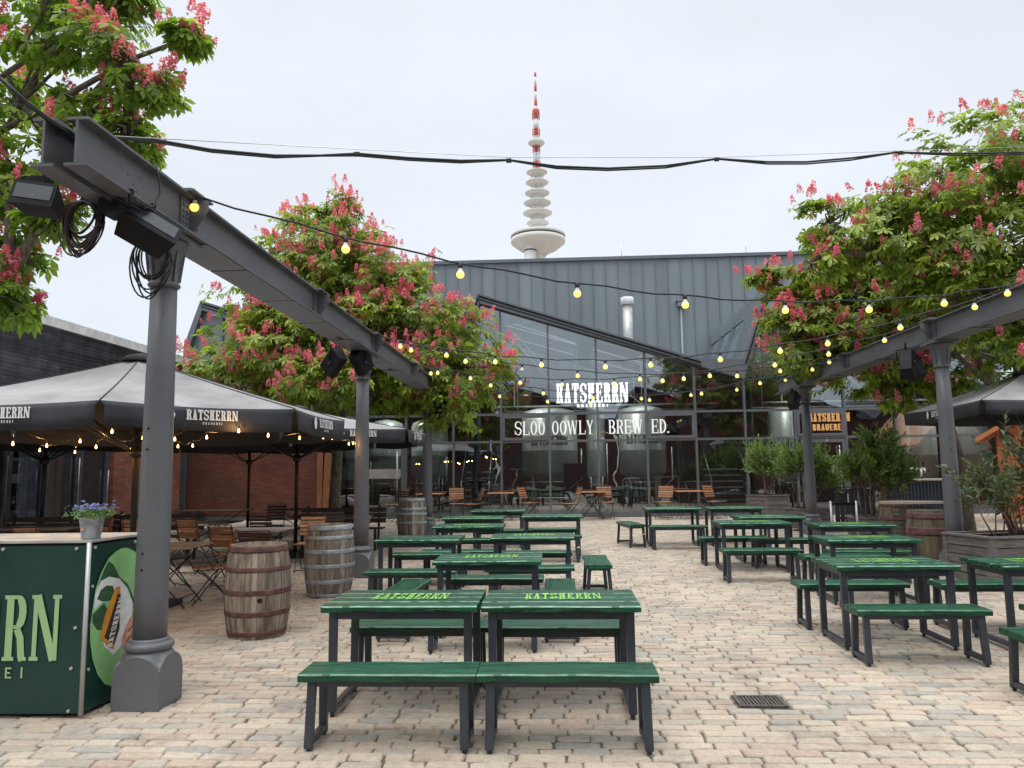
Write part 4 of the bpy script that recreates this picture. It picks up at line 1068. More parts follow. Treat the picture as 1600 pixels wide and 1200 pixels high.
# roofs: long slopes and steep faces with ribs
for i, k in enumerate(PK):
    r = MB(); e = (18, 6.74) if i == 3 else (k+6.98, 5.14)
    mx_ = lambda f: (k+(e[0]-k)*f, 7.41+(e[1]-.02-7.41)*f)
    for f0, f1, y0, y1 in ((0, 1, .31, .9), (0, 1, 6.9, 7.4), (0, .1, .9, 6.9), (.46, .54, .9, 6.9), (.92, 1, .9, 6.9)):
        a, b = mx_(f0), mx_(f1); r.prism([a, b, (b[0], b[1]-.18), (a[0], a[1]-.18)], lambda u, v, t: (u, t, v), y0, y1)
    for f0, f1 in ((.1, .46), (.54, .92)):
        a, b = mx_(f0), mx_(f1); g = MB(); g.add([(a[0], .9, a[1]-.05), (b[0], .9, b[1]-.05), (b[0], 6.9, b[1]-.05), (a[0], 6.9, a[1]-.05)], [(0, 1, 2, 3)]); g.build('added_rooflight', m_glassroof, hall)  # unseen roof panes added to let daylight onto the tanks
    if i < 3: r.prism([(k+6.98, 5.12), (k+8.33, 5.10), (k+8.33, 4.92), (k+6.98, 4.92)], lambda u, v, t: (u, t, v), .31, 7.4)
    r.build('roof_slope', m_metalclad, hall)
    if i in (0, 1, 2):
        s = MB(); a = Vector((k+8.33, 0, 5.10)); b = Vector((k+PER, 0, 7.41)); d = b-a
        def seg(y0, y1, f0, f1): s.prism([(a.x+d.x*f0, a.z+d.z*f0), (a.x+d.x*f1, a.z+d.z*f1), (a.x+d.x*f1+.12, a.z+d.z*f1), (a.x+d.x*f0+.12, a.z+d.z*f0)], lambda u, v, t: (u, t, v), y0, y1)
        seg(.31, 1.6, 0, 1); seg(1.6, 7.4, .74, 1); seg(1.6, 7.4, 0, .12)
        yy = .5
        while yy < 7.3:
            f0 = 0 if yy < 1.6 else .76; s.beam(a+d*f0+Vector((-.03, yy, 0)), b+Vector((-.03, yy, 0)), .03, .05); yy += .33
        s.build('roof_steep_face', m_metalclad, hall)
        g = MB(); g.prism([(a.x+d.x*.12+.04, a.z+d.z*.12), (a.x+d.x*.74+.04, a.z+d.z*.74), (a.x+d.x*.74+.06, a.z+d.z*.74), (a.x+d.x*.12+.06, a.z+d.z*.12)], lambda u, v, t: (u, t, v), 1.6, 7.4)
        go = g.build('skylight', m_glassroof, hall)
        for yy in (1.6, 3.5, 5.4, 7.3): f = MB(); f.beam(a+d*.12+Vector((0, yy, 0)), a+d*.74+Vector((0, yy, 0)), .06, .08); f.build('glazing_bar', m_mull, go)
# mullions and transoms
MX = [-1.66+1.522*k for k in range(-6, 13)]
MXs = [-11.8]+[x for x in MX]
for x in MX:
    m = MB(); zt = inner(x); m.box((x, -.02, (ZG+zt)/2), (.062, .14, zt-ZG)); m.build('mullion', m_mull, hall)
for z, h in ((3.52, .07), (2.655, .07), (.37, .14)):
    m = MB(); xe = 17.9
    segs = zip([-11.8]+[x+.031 for x in MX], [x-.031 for x in MX]+[xe])
    for a, b in segs: m.box(((a+b)/2, -.02, z), (b-a, .12, h))
    m.build('transom', m_mull, hall)
# panes
NOPANE = {(-11.8, 0)}
edges = [-11.8]+MX+[17.9]
for i in range(len(edges)-1):
    x0, x1 = edges[i]+.03, edges[i+1]-.03
    for row, (z0, z1) in enumerate(((.44, 2.62), (2.69, 3.485), (3.555, None))):
        if x1 < -7.1 and row == 0: continue
        if row == 0 and (-6.7 < x0 < -4.9): continue
        if row == 0 and 7.3 < x0 < 7.6: continue
        g = MB()
        if z1: poly = [(x0, z0), (x1, z0), (x1, z1), (x0, z1)]
        else: poly = [(x0, z0), (x1, z0)]+[(x, z-.01) for x, z in topline(x0, x1)][::-1]
        g.add([(u, 0.0, v) for u, v in poly], [list(range(len(poly)))]); g.build(*(('clad_panel', m_metalclad) if (row == 2 and x1 < -8.7) else ('glass_pane', m_glass)), hall)
# opening vent windows with heavy frames
for xi in (MX[6], MX[9], MX[12]):
    f = MB(); a, b = xi+.035, xi+1.522-.035; z0, z1 = 2.695, 3.48; w_ = .085
    for (cx, cz, dx, dz) in (((a+b)/2, z0+w_/2, b-a, w_), ((a+b)/2, z1-w_/2, b-a, w_), (a+w_/2, (z0+z1)/2, w_, z1-z0-2*w_), (b-w_/2, (z0+z1)/2, w_, z1-z0-2*w_)): f.box((cx, -.075, cz), (dx, .07, dz))
    f.build('vent_frame', m_mull, hall)
# doors: left (glass, long pull bar) and right (behind the plants)
def door(x0, x1, name, bar=True, sticker=True):
    d = MB(); w_ = .10; z0, z1 = .44, 2.60
    for (cx, cz, dx, dz) in (((x0+x1)/2, z0+.09, x1-x0, .18), ((x0+x1)/2, z1-w_/2, x1-x0, w_), (x0+w_/2, (z0+z1)/2+.04, w_, z1-z0-.28), (x1-w_/2, (z0+z1)/2+.04, w_, z1-z0-.28)): d.box((cx, -.05, cz), (dx, .08, dz))
    do = d.build('door', m_mull, hall); g = MB(); g.add([(x0+w_, -.04, z0+.18), (x1-w_, -.04, z0+.18), (x1-w_, -.04, z1-w_), (x0+w_, -.04, z1-w_)], [(0, 1, 2, 3)]); g.build('door_glass', m_glass, do)
    h = MB(); h.tube([(x1-.22, -.15, .62), (x1-.22, -.15, 2.4)], .018, 8)
    for z in (.75, 2.25): h.tube([(x1-.22, -.15, z), (x1-.22, -.06, z)], .012, 6)
    h.build('pull_handle', m_alu, do)
    if sticker:
        s = MB(); s.box(((x0+x1)/2, -.052, 1.70), (x1-x0-.24, .004, .30)); s.build('frosted_strip', mat('frosted_strip', (.36, .33, .33), .6), do)
door(-6.19+.04, -4.70-.04, 'door'); door(MX[12]+.30, MX[13]-.04, 'door')
m = MB(); m.box((MX[12]+.20, -.03, 1.5), (.14, .1, 2.2)); m.build('door_jamb', m_mull, hall)
# timber clad bays at the left end
sh = MB(); sh.box(((-11.8-7.55)/2, -.07, 1.95), (4.25, .08, 3.0))
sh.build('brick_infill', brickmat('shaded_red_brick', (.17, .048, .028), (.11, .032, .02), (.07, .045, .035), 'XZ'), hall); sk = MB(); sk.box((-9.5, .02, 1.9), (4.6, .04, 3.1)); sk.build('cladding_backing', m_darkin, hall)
po = MB(); po.box((-7.42, -.16, 1.45), (.18, .10, 2.4)); po.box((-7.19, -.16, 1.45), (.20, .14, 2.4), (0, .03, 0)); po.build('timber_post', m_shutter2, hall)
# interior shell
it = MB(); it.box((3.0, 3.75, .305), (30, 7.3, .01)); it.build('interior_floor', m_floorin, hall)
it = MB(); it.box((3.0, 7.45, 2.8), (30, .1, 5.0)); it.build('interior_back_wall', m_redin, hall)
it = MB()
for x in (-7.2, 17.95): it.box((x, 3.8, 2.6), (.1, 7.2, 4.6))
it.build('interior_side_wall', m_darkin, hall)
for k in (PK[1], PK[2]):
    tr = MB(); pts = [(k+.5, 6.6), (k+7.6, 4.45)]
    for y in (2.2, 4.6):
        tr.tube([(k+.3, y, 3.95), (k+8.0, y, 3.95)], .035, 6); tr.tube([(k+.4, y, 6.9), (k+8.0, y, 4.6)], .05, 6)
        for a, b in (((k+1, 3.95), (k+1, 6.7)), ((k+1, 6.6), (k+3.2, 3.95)), ((k+3.2, 3.95), (k+3.2, 6.0)), ((k+3.2, 5.9), (k+5.4, 3.95)), ((k+5.4, 3.95), (k+5.4, 5.3))): tr.tube([(a[0], y, a[1]), (b[0], y, b[1])], .025, 6)
    tr.build('roof_truss', m_tread, hall)
ic = MB()
for x in (6.4, -2.6): ic.tube([(x, 1.3, .3), (x, 1.3, 4.6)], .16, 14)
ic.build('interior_column', mat('dark_teal_paint', (.03, .05, .055), .5), hall)
# lettering on the glass
nl = MB(); text(nl, 'RATSHERRN', lambda u, v, n: (1.23+u, -.13-n, 3.86+v), .60, cw=.335, gap=.08, st=.115, ha=.06, sf=.028, thick=.03)
text(nl, 'BRAUEREI', lambda u, v, n: (1.23+u, -.13-n, 3.71+v), .085, cw=.9, gap=.65, st=.25, ha=.2, sf=0); nl.build('neon_sign', m_neon, hall)
bk = MB(); 
for z in (3.93, 4.38): bk.box((1.23, -.105, z), (2.0, .02, .02))
bk.build('sign_rails', m_mull, hall)
zz = 2.86; hh = .43; kw = dict(cw=.52, gap=.10, st=.11, ha=.045, sf=.05, center=False)
for s, x in (('SLOO', -1.22), ('OOWLY', -.05), ('BREW', 1.72), ('ED.', 3.05)):
    sl = MB(); text(sl, s, lambda u, v, n, x=x: (x+u*.92, -.115-n, zz+v), hh, **kw); sl.build('slogan_word', m_whiteglow, hall)
# warm lit sign inside above the entrance
ls = MB(); text(ls, 'RATSHERRN', lambda u, v, n: (8.64+u, .30-n, 3.16+v), .27, cw=.43, gap=.09, st=.19, ha=.12, sf=.05, thick=.02)
text(ls, 'BRAUEREI', lambda u, v, n: (8.60+u, .30-n, 2.88+v), .20, cw=.5, gap=.15, st=.2, ha=.15, sf=0, thick=.02); ls.build('lit_sign', m_orlit, hall)
bd = MB(); bd.box((8.62, .36, 3.13), (1.75, .04, .74)); bd.build('sign_board', m_void, hall)
# far metal-clad hall behind, with seams, coping and downpipes
mh = empty('metal_hall', (0, 31.6, 0), 0, 'tall blue-grey hall clad in vertical standing seam metal behind the glass hall', 'building')
wl = MB(); x = -8.8; 
zt = lambda x: 10.66+(.02 if x < 99 else 0)
while x < 18:
    wl.add([(x, 0, .2), (x+.53, 0, .2), (x+.53, 0, 10.66), (x, 0, 10.66)], [(0, 1, 2, 3)], R_.random())
    wl.box((x, -.025, 5.4), (.022, .05, 10.5), tint=.2); x += .53
wl.build('seam_wall', m_metalclad, mh)
bx = MB(); bx.box((4.75, 6.02, 5.4), (27.2, 12, 10.4)); bx.build('hall_body', m_metalclad, mh)
cp = MB(); cp.box((4.75, 0, 10.72), (27.4, .22, .14)); cp.build('coping', m_mull, mh)
for px_, zt_ in ((-3.80, 8.7), (5.45, 8.75), (9.8, 8.7)):
    d = MB(); d.tube([(px_, -.14, .4), (px_, -.14, zt_-.25)], .055, 10); d.box((px_, -.15, zt_-.13), (.30, .22, .22), ch=.02); d.box((px_, -.15, zt_+.02), (.38, .28, .06)); d.build('downpipe', m_metalclad, mh)
vt = MB(); vt.lathe([(.32, 10.78), (.40, 10.82), (.42, 10.95), (.25, 11.0), (.0, 11.02)], 16, (3.75, 1.5, 0)); vt.build('roof_vent', m_metalclad, mh)
for x in (3.1, 8.45, -4.9):
    d = MB(); d.tube([(x, .6, 10.7), (x, .6, 11.6)], .012, 5); d.build('lightning_rod', m_pipe, mh)
fl = empty('flue_pipe', (2.98, 29.2, 0), 0, 'pale metal flue pipe rising behind the glass hall roof', 'chimney')
d = MB(); d.lathe([(.20, 5.4), (.20, 8.15)], 20); d.build('pipe', mat('pale_flue', (.52, .53, .52), .45, metal=.5), fl)
d = MB(); d.lathe([(.23, 8.15), (.26, 8.17), (.26, 8.42), (.23, 8.45)], 20); d.build('cap', m_towerwhite, fl)

# things inside the hall
def tank(name, x, y, r, z0, z1, label, legs=True, letter=False, cone=True):
    t = empty('steel_tank', (x, y, .31), 0, label, 'brewing tank', 'steel tanks inside the hall')
    b = MB(); pr = [(.06, z0-.45)] if cone else [(.02, z0)]
    pr += [(r*.96, z0), (r, z0+.04), (r, z0+(z1-z0)*.33), (r*1.006, z0+(z1-z0)*.335), (r*1.006, z0+(z1-z0)*.345), (r, z0+(z1-z0)*.35), (r, z1-.25), (r*.9, z1-.1), (r*.5, z1), (.02, z1+.04)]
    b.lathe(pr, 36); b.build('vessel', m_steeltank, t)
    if legs:
        for k in range(4):
            a = pi/4+k*pi/2; l = MB(); l.tube([(r*.85*cos(a), r*.85*sin(a), 0), (r*.85*cos(a), r*.85*sin(a), z0+.1)], .035, 8); l.build('leg', m_pipe, t)
    p = MB(); p.tube([(0, 0, z0-.42), (0, -r*.6, z0-.5), (r*.7, -r*1.05, z0-.5), (r*1.1, -r*1.05, z0-.2), (r*1.1, -r*1.0, z1*.6)], .028, 8)
    p.tube([(-r*.9, -r, z0-.3), (r*.5, -r*1.02, z0-.3), (r*.5, -r*1.02, z0-.9)], .022, 8); p.build('pipework', m_pipe, t)
    if letter:
        lt = MB(); text(lt, 'RATSHERRN', lambda u, v, n: ((r+.01+n)*sin(u/r), -(r+.01+n)*cos(u/r), z1*letter+v), .30, cw=.42, gap=.06, st=.15, ha=.08, sf=.04); lt.build('lettering', m_bannerlet if False else mat('tank_print', (.12, .15, .15), .6), t)
    return t
tank('t', -.15, 26.0, .95, 1.35, 3.55, 'large steel brewing tank in the left bay of the glass front', letter=.64)
tank('t', 3.05, 26.3, .80, 1.3, 3.6, 'large steel brewing tank left of the tall interior railing', letter=.64)
tank('t', -5.75, 25.6, .62, 1.35, 3.2, 'steel tank behind the left glass door')
tank('t', -4.25, 25.6, .62, 1.35, 3.2, 'steel tank behind the glass right of the left door')
tank('t', -7.05, 26.0, .55, 1.2, 3.3, 'smaller steel vessel with valves beside the timber posts')
tank('t', 8.0, 26.8, .50, 1.2, 3.5, 'narrow steel tank behind the glass left of the entrance', letter=.6)
tank('t', 12.1, 25.8, .55, 1.0, 3.3, 'steel tank behind the glass above the tap counter')
tank('t', 13.6, 25.6, .60, 1.0, 3.3, 'steel tank behind the glass left of the orange hut')
tank('t', 1.55, 28.2, .35, 1.2, 4.0, 'slim steel tank set far back between the two large tanks')
for i, (x, y, lab) in enumerate(((-5.0, 24.75, 'added fill lamp inside the hall behind the left glass door'), (-.9, 24.8, 'added fill lamp inside the hall before the left large tank'), (2.2, 24.8, 'added fill lamp inside the hall before the right large tank'), (8.0, 25.2, 'added fill lamp inside the hall left of the lit entrance sign'), (12.6, 24.7, 'added fill lamp inside the hall above the tap counter'))):  # lamps added inside the hall to brighten the tank fronts
    t = empty('added_fill_lamp', (x, y, 4.25), 0, lab, 'lamp', 'added fill lamps inside the hall'); b = MB(); b.lathe([(.02, .14), (.05, .12), (.15, 0), (.15, -.02)], 18, cap=False); b.tube([(0, 0, .13), (0, 0, .55)], .008, 5); b.build('shade', m_black, t)
    b = MB(); b.lathe([(.001, -.04), (.06, -.025), (.07, 0), (.001, .01)], 14); b.build('added_lamp_globe', m_neon, t)
    ld = bpy.data.lights.new('added_fill_light', 'AREA'); ld.shape = 'DISK'; ld.size = .6; ld.energy = 17; ld.color = (1, .97, .9); lo = bpy.data.objects.new('added_fill_light', ld); COL.objects.link(lo); lo.parent = t; lo.location = (0, 0, -.08); lo.rotation_euler = (radians(38), 0, 0)
def stairs(x, y, n, w_, label):
    t = empty('interior_stairs', (x, y, .31), 0, label, 'stairs', 'metal stairs inside the hall')
    for k in range(n):
        s = MB(); s.box((0, .24*k, .20*(k+1)), (w_, .24, .055)); s.build('tread', m_tread, t)
    for sx in (-1, 1):
        s = MB(); s.beam((sx*(w_/2+.03), -.1, .05), (sx*(w_/2+.03), .24*n, .20*n+.1), .03, .2); s.build('stringer', m_darkin, t)
        h = MB(); h.tube([(sx*(w_/2+.03), 0, 1.1), (sx*(w_/2+.03), .24*n, .2*n+1.0)], .02, 8); h.tube([(sx*(w_/2+.03), 0, .2), (sx*(w_/2+.03), 0, 1.1)], .02, 8); h.build('handrail', m_pipe, t)
stairs(-2.62, 24.9, 7, .85, 'left metal stairs with pale treads behind the glass'); stairs(5.68, 24.9, 7, 1.15, 'right metal stairs with pale treads behind the glass')
rl = empty('interior_railing', (2.9, 24.5, .31), 0, 'steel tube railing inside the glass by the second large tank', 'railing')
d = MB(); d.tube([(-.72, 0, 0), (-.72, 0, 1.05), (-.66, 0, 1.14), (.25, 0, 1.14)], .022, 8); d.tube([(.25, 0, 1.14), (1.05, 0, 1.2), (1.05, 0, 0)], .022, 8)
for k in range(6): d.tube([(-.6+.15*k, 0, .1), (-.6+.15*k, 0, 1.1)], .010, 6)
d.build('tube_frame', m_pipe, rl); d = MB(); d.box((.40, -.02, .62), (.20, .02, 1.2)); d.build('panel', m_tread, rl)
mb_ = empty('menu_board', (.62, 25.0, .31), 0, 'dark menu board standing behind the glass', 'board'); d = MB(); d.box((0, 0, 1.0), (.62, .04, 1.3)); d.build('board', m_gate, mb_); d = MB()
for sx in (-.28, .28): d.beam((sx, 0, 0), (sx, 0, 1.7), .03, .03)
d.build('leg', m_pipe, mb_)
vl = empty('pipe_valve_stand', (-1.35, 24.6, .31), 0, 'steel valve pipe with wheel plate behind the glass', 'valve'); d = MB(); d.tube([(0, 0, 0), (0, 0, 1.0), (.12, 0, 1.2), (.12, 0, 1.45)], .03, 8); d.box((.1, 0, 1.48), (.34, .1, .03)); d.build('pipe', m_pipe, vl)
d = MB(); d.tube([(2.0, 0, .55), (2.0, -.03, .55)], .14, 20); d.build('wheel_plate', m_steeltank, vl); d = MB(); d.tube([(2.0, 0, .0), (2.0, 0, .55), (.0, 0, .55), (0, 0, .5)], .02, 8); d.build('branch_pipe', m_pipe, vl)

# ------------------------------------------------------------------ side building on the left
sb = empty('side_building', (-11.6, 8, 0), 0, 'long building on the left with dark louvres above a brick pier and sliding doors', 'building')
XS = 0.0; Y0b = -1.0; Y1b = 15.0   # relative y: 7 .. 23
lv_ = MB(); z = 2.95
while z < 5.16:
    k = Y0b
    while k < Y1b-.1:
        k2 = min(k+1.98, Y1b); lv_.box((.02, (k+k2)/2, z), (.045, k2-k-.012, .085), (0, .5, 0), R_.random()); k += 1.98
    z += .088
lv_.build('louvres', m_louvre, sb)
bk = MB(); bk.box((-.10, 7, 4.1), (.08, 16, 2.5)); bk.build('louvre_backing', m_void, sb)
fc = MB(); fc.box((.0, 7, 5.30), (.26, 16.1, .22)); fc.build('roof_fascia', m_fascia, sb)
rf = MB(); rf.box((-3.2, 7, 5.33), (6.0, 16, .12)); rf.build('roof', m_metalclad, sb)
w1 = MB(); w1.box((-.2, 13.2, 1.5), (.3, 3.55, 2.85)); w1.build('brick_pier', m_brick, sb)
ln = MB(); ln.box((-.12, 7, 2.86), (.3, 16, .12)); ln.build('lintel', m_mull, sb)
ew = MB(); ew.box((-3.2, 15.1, 2.7), (6.2, .12, 5.3)); ew.build('end_wall', m_louvre, sb)
iw = MB(); iw.box((-2.8, 5, 1.5), (.1, 13, 2.8)); iw.build('interior_wall', m_redin, sb)
k = -1.0; i = 0
while k < 11.2:
    f = MB()
    f.box((-.1, k+.06, 1.5), (.1, .12, 2.6)); f.box((-.1, k+1.14, 1.5), (.1, .10, 2.6)); f.box((-.1, k+.6, .2), (.1, .98, .12)); f.box((-.1, k+.6, 2.74), (.1, .98, .1))
    d = f.build('door_frame', m_louvre, sb)
    g = MB(); g.add([(-.1, k+.12, .26), (-.1, k+1.09, .26), (-.1, k+1.09, 2.69), (-.1, k+.12, 2.69)], [(0, 1, 2, 3)]); g.build('door_glass', m_glassdark, d)
    h = MB(); h.tube([(.0, k+1.12, 1.0), (.0, k+1.12, 1.9 if i % 2 else 2.2)], .014, 8); h.build('pull_handle', m_alu, d)
    k += 1.22; i += 1
lr = MB(); lr.tube([(-1.0, 9.0, 5.3), (-1.0, 9.0, 6.7)], .010, 5); lr.build('lightning_rod', m_pipe, sb)

# ------------------------------------------------------------------ brick halls behind the viewer (seen mirrored in the glass)
bh = empty('brick_sawtooth_hall', (0, -16, 0), 0, 'dark red brick hall with gabled roofs seen only mirrored in the glass front', 'building')
for i in range(8):
    x = -36.5+i*10.5; b = MB(); b.prism([(x, -.6), (x+10.3, -.6), (x+10.3, 5.6), (x+1.6, 8.6), (x, 5.6)], lambda u, v, t: (u, t, v), -.6, 0); b.build('gable_wall', m_brickF, bh)
    r = MB(); r.prism([(x-.1, 5.6), (x+1.6, 8.75), (x+10.4, 5.75), (x+10.4, 5.6), (x+1.6, 8.6)], lambda u, v, t: (u, t, v), -8, .3); r.build('roof', m_louvre, bh)
    for k in range(3):
        w_ = MB(); w_.box((x+2.2+k*2.9, .02, 2.2), (1.6, .06, 2.6)); w_.build('window', m_darkin, bh)

# ------------------------------------------------------------------ television tower
TW = Vector((-9.0, 545, 0)); tw = empty('television_tower', TW, 0, 'tall white television tower with stacked discs and red-white mast', 'tower')
zt = lambda y, d=545: at(851, y, d)[2]
def lat(name, m, pr, n=40): b = MB(); b.lathe(pr, n); return b.build(name, m, tw)
lat('shaft', m_concrete, [(8.5, 0), (6.0, 60), (5.2, 120), (5.2, zt(300))])
zp0, zp1 = zt(394), zt(360)
lat('main_platform', m_concrete, [(5.4, zt(401)), (7.5, zt(396)), (14, zt(389.5)), (19.9, zt(380)), (20.2, zt(378)), (20.3, zt(374))], 48)
lat('window_band', m_towerdark, [(20.2, zt(374)), (20.0, zt(371.5))], 48)
lat('platform_rim', m_concrete, [(20.3, zt(371.5)), (20.3, zt(367)), (19.6, zt(366.5)), (6, zt(363))], 48)
for (yc, hw) in ((349.5, 18.5), (334, 24), (318, 22.5), (302.5, 20.5), (286, 19), (270, 17.5)):
    R = hw*545/1175*.97; z = zt(yc)
    lat('aerial_disc', m_concrete, [(4.0, z-2.2), (R*.7, z-1.2), (R, z+.2), (R, z+.9), (R*.9, z+1.2), (4.0, z+1.5)], 40)
for i in range(9):
    a = i*2*pi/9; b = MB(); b.tube([(4.6*cos(a), 4.6*sin(a), zt(362)), (4.6*cos(a), 4.6*sin(a), zt(272))], .35, 5); b.build('aerial_rib', m_towerwhite, tw)
seg = [(262, 252, 4.4, m_towerred), (252, 238, 4.0, m_towerwhite), (238, 228, 4.2, m_towerred), (222, 212, 3.4, m_towerwhite), (212, 201, 4.2, m_towerred), (201, 186, 3.2, m_towerwhite), (186, 176, 4.2, m_towerred),
       (176, 165, 1.5, m_towerwhite), (165, 154, 1.7, m_towerred), (154, 142, 1.2, m_towerwhite), (142, 131, 1.5, m_towerred), (131, 119, 1.0, m_towerwhite), (119, 113, 1.3, m_towerred)]
for y0, y1, r, m in seg:
    r *= .60
    z0, z1 = zt(y0), zt(y1)
    if r > 2:
        b = MB(); b.lathe([(r*.35, z0), (r*.35, z1)], 10)
        n = 6
        for k in range(n): a = 2*pi*k/n; b.tube([(r*cos(a), r*sin(a), z0), (r*cos(a), r*sin(a), z1)], .38 if m is m_towerred else .28, 5)
        for j in range(4): z = z0+(z1-z0)*(j+.5)/4; b.lathe([(r*1.02, z-.25), (r*1.08, z), (r*1.02, z+.25)], 16, cap=False)
    else: b = MB(); b.lathe([(r*1.1, z0), (r*1.05, z1)], 12)
    b.build('mast_section', m, tw)
lat('mast_platform', m_concrete, [(3.5, zt(228)), (6.2, zt(224)), (6.4, zt(221.5)), (3, zt(220.5))], 28); lat('mast_platform', m_towerred, [(2, zt(178)), (2.7, zt(176.5)), (2.7, zt(172)), (2, zt(170))], 20)
lat('side_shaft', m_towerwhite, [(4.4, 60), (4.4, zt(386))], 20).location = (-5.6, -8, 0)
bb = lat('side_shaft_band', m_towerdark, [(4.5, zt(397)), (4.5, zt(395))], 20); bb.location = (-5.6, -8, 0)

# ------------------------------------------------------------------ trees
def chestnut(name, label, base, lobes, n, L, trunk, m_l, nflow, seed, fl_h=.22, nbr=16, group='pink-flowering chestnut trees', fj=.13, wid=.42):
    """lobes: (cx,cy,cz,rx,ry,rz) world; trunk: list of stems (path, r0)"""
    rng = np.random.default_rng(seed); B = Vector(base)
    t = empty(name, base, 0, label, 'tree', group); b0 = np.array(base)
    ws = np.array([l[3]*l[4]+l[3]*l[5] for l in lobes]); ws = ws/ws.sum()
    C = []; NR = []; OUT = []
    # sub-clumps: local centres near the shell of each lobe, leaves gather around them
    for li, l in enumerate(lobes):
        c = np.array(l[:3]); r = np.array(l[3:6]); k = int(n*ws[li]); ncl = max(8, int(k/16))
        d = rng.normal(size=(ncl, 3)); d /= np.linalg.norm(d, axis=1)[:, None]
        rad = np.where(rng.random(ncl) < .72, rng.uniform(.80, 1.06, ncl), rng.uniform(.35, .85, ncl))
        cc = c+d*r*rad[:, None]
        for i in range(ncl):
            m = 16+rng.integers(-5, 6); s = rng.uniform(.20, .40)*min(r)**.5*.62
            p = cc[i]+rng.normal(size=(m, 3))*np.array([s, s, s*.5])
            nn = d[i]*.7+np.array([0, 0, .9])+rng.normal(size=(m, 3))*.35
            C.append(p); NR.append(nn)
        OUT += [(cc[i], d[i], rad[i]) for i in range(ncl)]
    C = np.vstack(C); NR = np.vstack(NR)
    V, F, T = leaf_cloud(C, NR, rng, L, wid=wid)
    np_mesh('crown', V-b0, F, m_l, T, t)
    # upright blossom candles on outer, upward clumps
    cand = [o for o in OUT if o[2] > .74 and o[1][2] > -.75]
    V = []; F = []; T = []
    idx = rng.choice(len(cand), nflow, replace=True)
    for i in idx:
        cc, d, _ = cand[i]; c = cc+rng.normal(size=3)*np.array([fj, fj, fj*.5])+d*fj*.8+np.array([0, 0, fj*.7]); h = fl_h*rng.uniform(.6, 1.15); ax = np.array([rng.normal()*.15+d[0]*.25, rng.normal()*.15+d[1]*.25, 1]); ax /= np.linalg.norm(ax); t0 = rng.uniform()
        for k in range(62):
            f = rng.uniform()**.8; rr = h*.31*(1-f*.72); a = rng.uniform(0, 6.283); p = c+ax*h*f+np.array([cos(a)*rr, sin(a)*rr, rng.normal()*.012]); s = h*rng.uniform(.10, .16)
            u = rng.normal(size=3); u /= np.linalg.norm(u); v = np.cross(u, rng.normal(size=3)); v /= np.linalg.norm(v)
            q = len(V); V += [p+u*s, p+v*s, p-u*s*.8]; F.append((q, q+1, q+2)); T.append(np.clip(t0*.4+.6*rng.uniform(), 0, 1))
    if nflow: np_mesh('blossoms', np.array(V)-b0, F, m_pink, T, t)
    tr = MB()
    for path, r0 in trunk:
        P = [Vector(p)-B for p in path]; tr.tube(P, [r0*(1-.55*i/(len(P)-1))*(1.25 if i == 0 else 1) for i in range(len(P))], 10)
    tr.build('trunk', m_bark, t)
    br = MB(); ends = [Vector(p[-1]) for p, _ in trunk]+[Vector(p[len(p)//2+1 if len(p) > 2 else -1]) for p, _ in trunk]
    for li, l in enumerate(lobes):
        c = Vector(l[:3]); s = min(ends, key=lambda e: (e-c).length); mid = (s+c)/2+Vector((0, 0, .12*(c-s).length))
        if (c-s).length > .3: br.tube([s-B, mid-B, c-B], [.075, .055, .04], 7)
        sub = [o for o in OUT if (Vector(o[0])-c).length < max(l[3:6])*1.1]
        for k in range(min(nbr, len(sub))):
            o = sub[rng.integers(len(sub))]; e = Vector(o[0]); m1 = c+(e-c)*.5+Vector(rng.normal(size=3)*.12); br.tube([c-B, m1-B, e-B], [.03, .017, .006], 5)
    br.build('branches', m_bark, t)
    return t
# middle-left tree: broad, layered
lob = [(-5.9, 19.0, 7.6, 1.4, 1.4, 1.25), (-6.9, 19.0, 6.5, 1.55, 1.5, 1.2), (-4.7, 18.8, 6.6, 1.7, 1.5, 1.2), (-8.0, 18.8, 4.5, 1.5, 1.5, 1.05), (-6.2, 18.4, 4.8, 2.0, 1.6, 1.2),
       (-3.6, 18.4, 5.0, 2.0, 1.5, 1.25), (-2.35, 18.5, 4.35, 1.35, 1.3, 1.05), (-4.6, 17.6, 3.95, 2.0, 1.3, .75), (-2.5, 18.3, 3.5, .95, 1.0, .65), (-5.9, 19.0, 8.55, .8, .8, .55), (-8.7, 18.9, 4.0, .8, .8, .6), (-5.2, 19, 5.6, 2.6, 1.3, 1.6)]
chestnut('chestnut_tree', 'full pink-flowering chestnut tree between the left beam and the glass hall', (-5.75, 19.6, G(19.6)), lob, 12000, .175,
         [([(-5.75, 19.6, .2), (-5.72, 19.5, 1.2), (-5.6, 19.3, 2.4), (-5.4, 19.1, 3.6), (-5.25, 19.0, 5.2)], .17), ([(-5.6, 19.3, 2.2), (-6.3, 19.1, 3.2), (-7.2, 18.9, 4.2)], .10), ([(-5.5, 19.2, 2.5), (-4.6, 18.9, 3.5), (-3.4, 18.6, 4.6)], .10)], m_leaf, 2500, 21, .20)
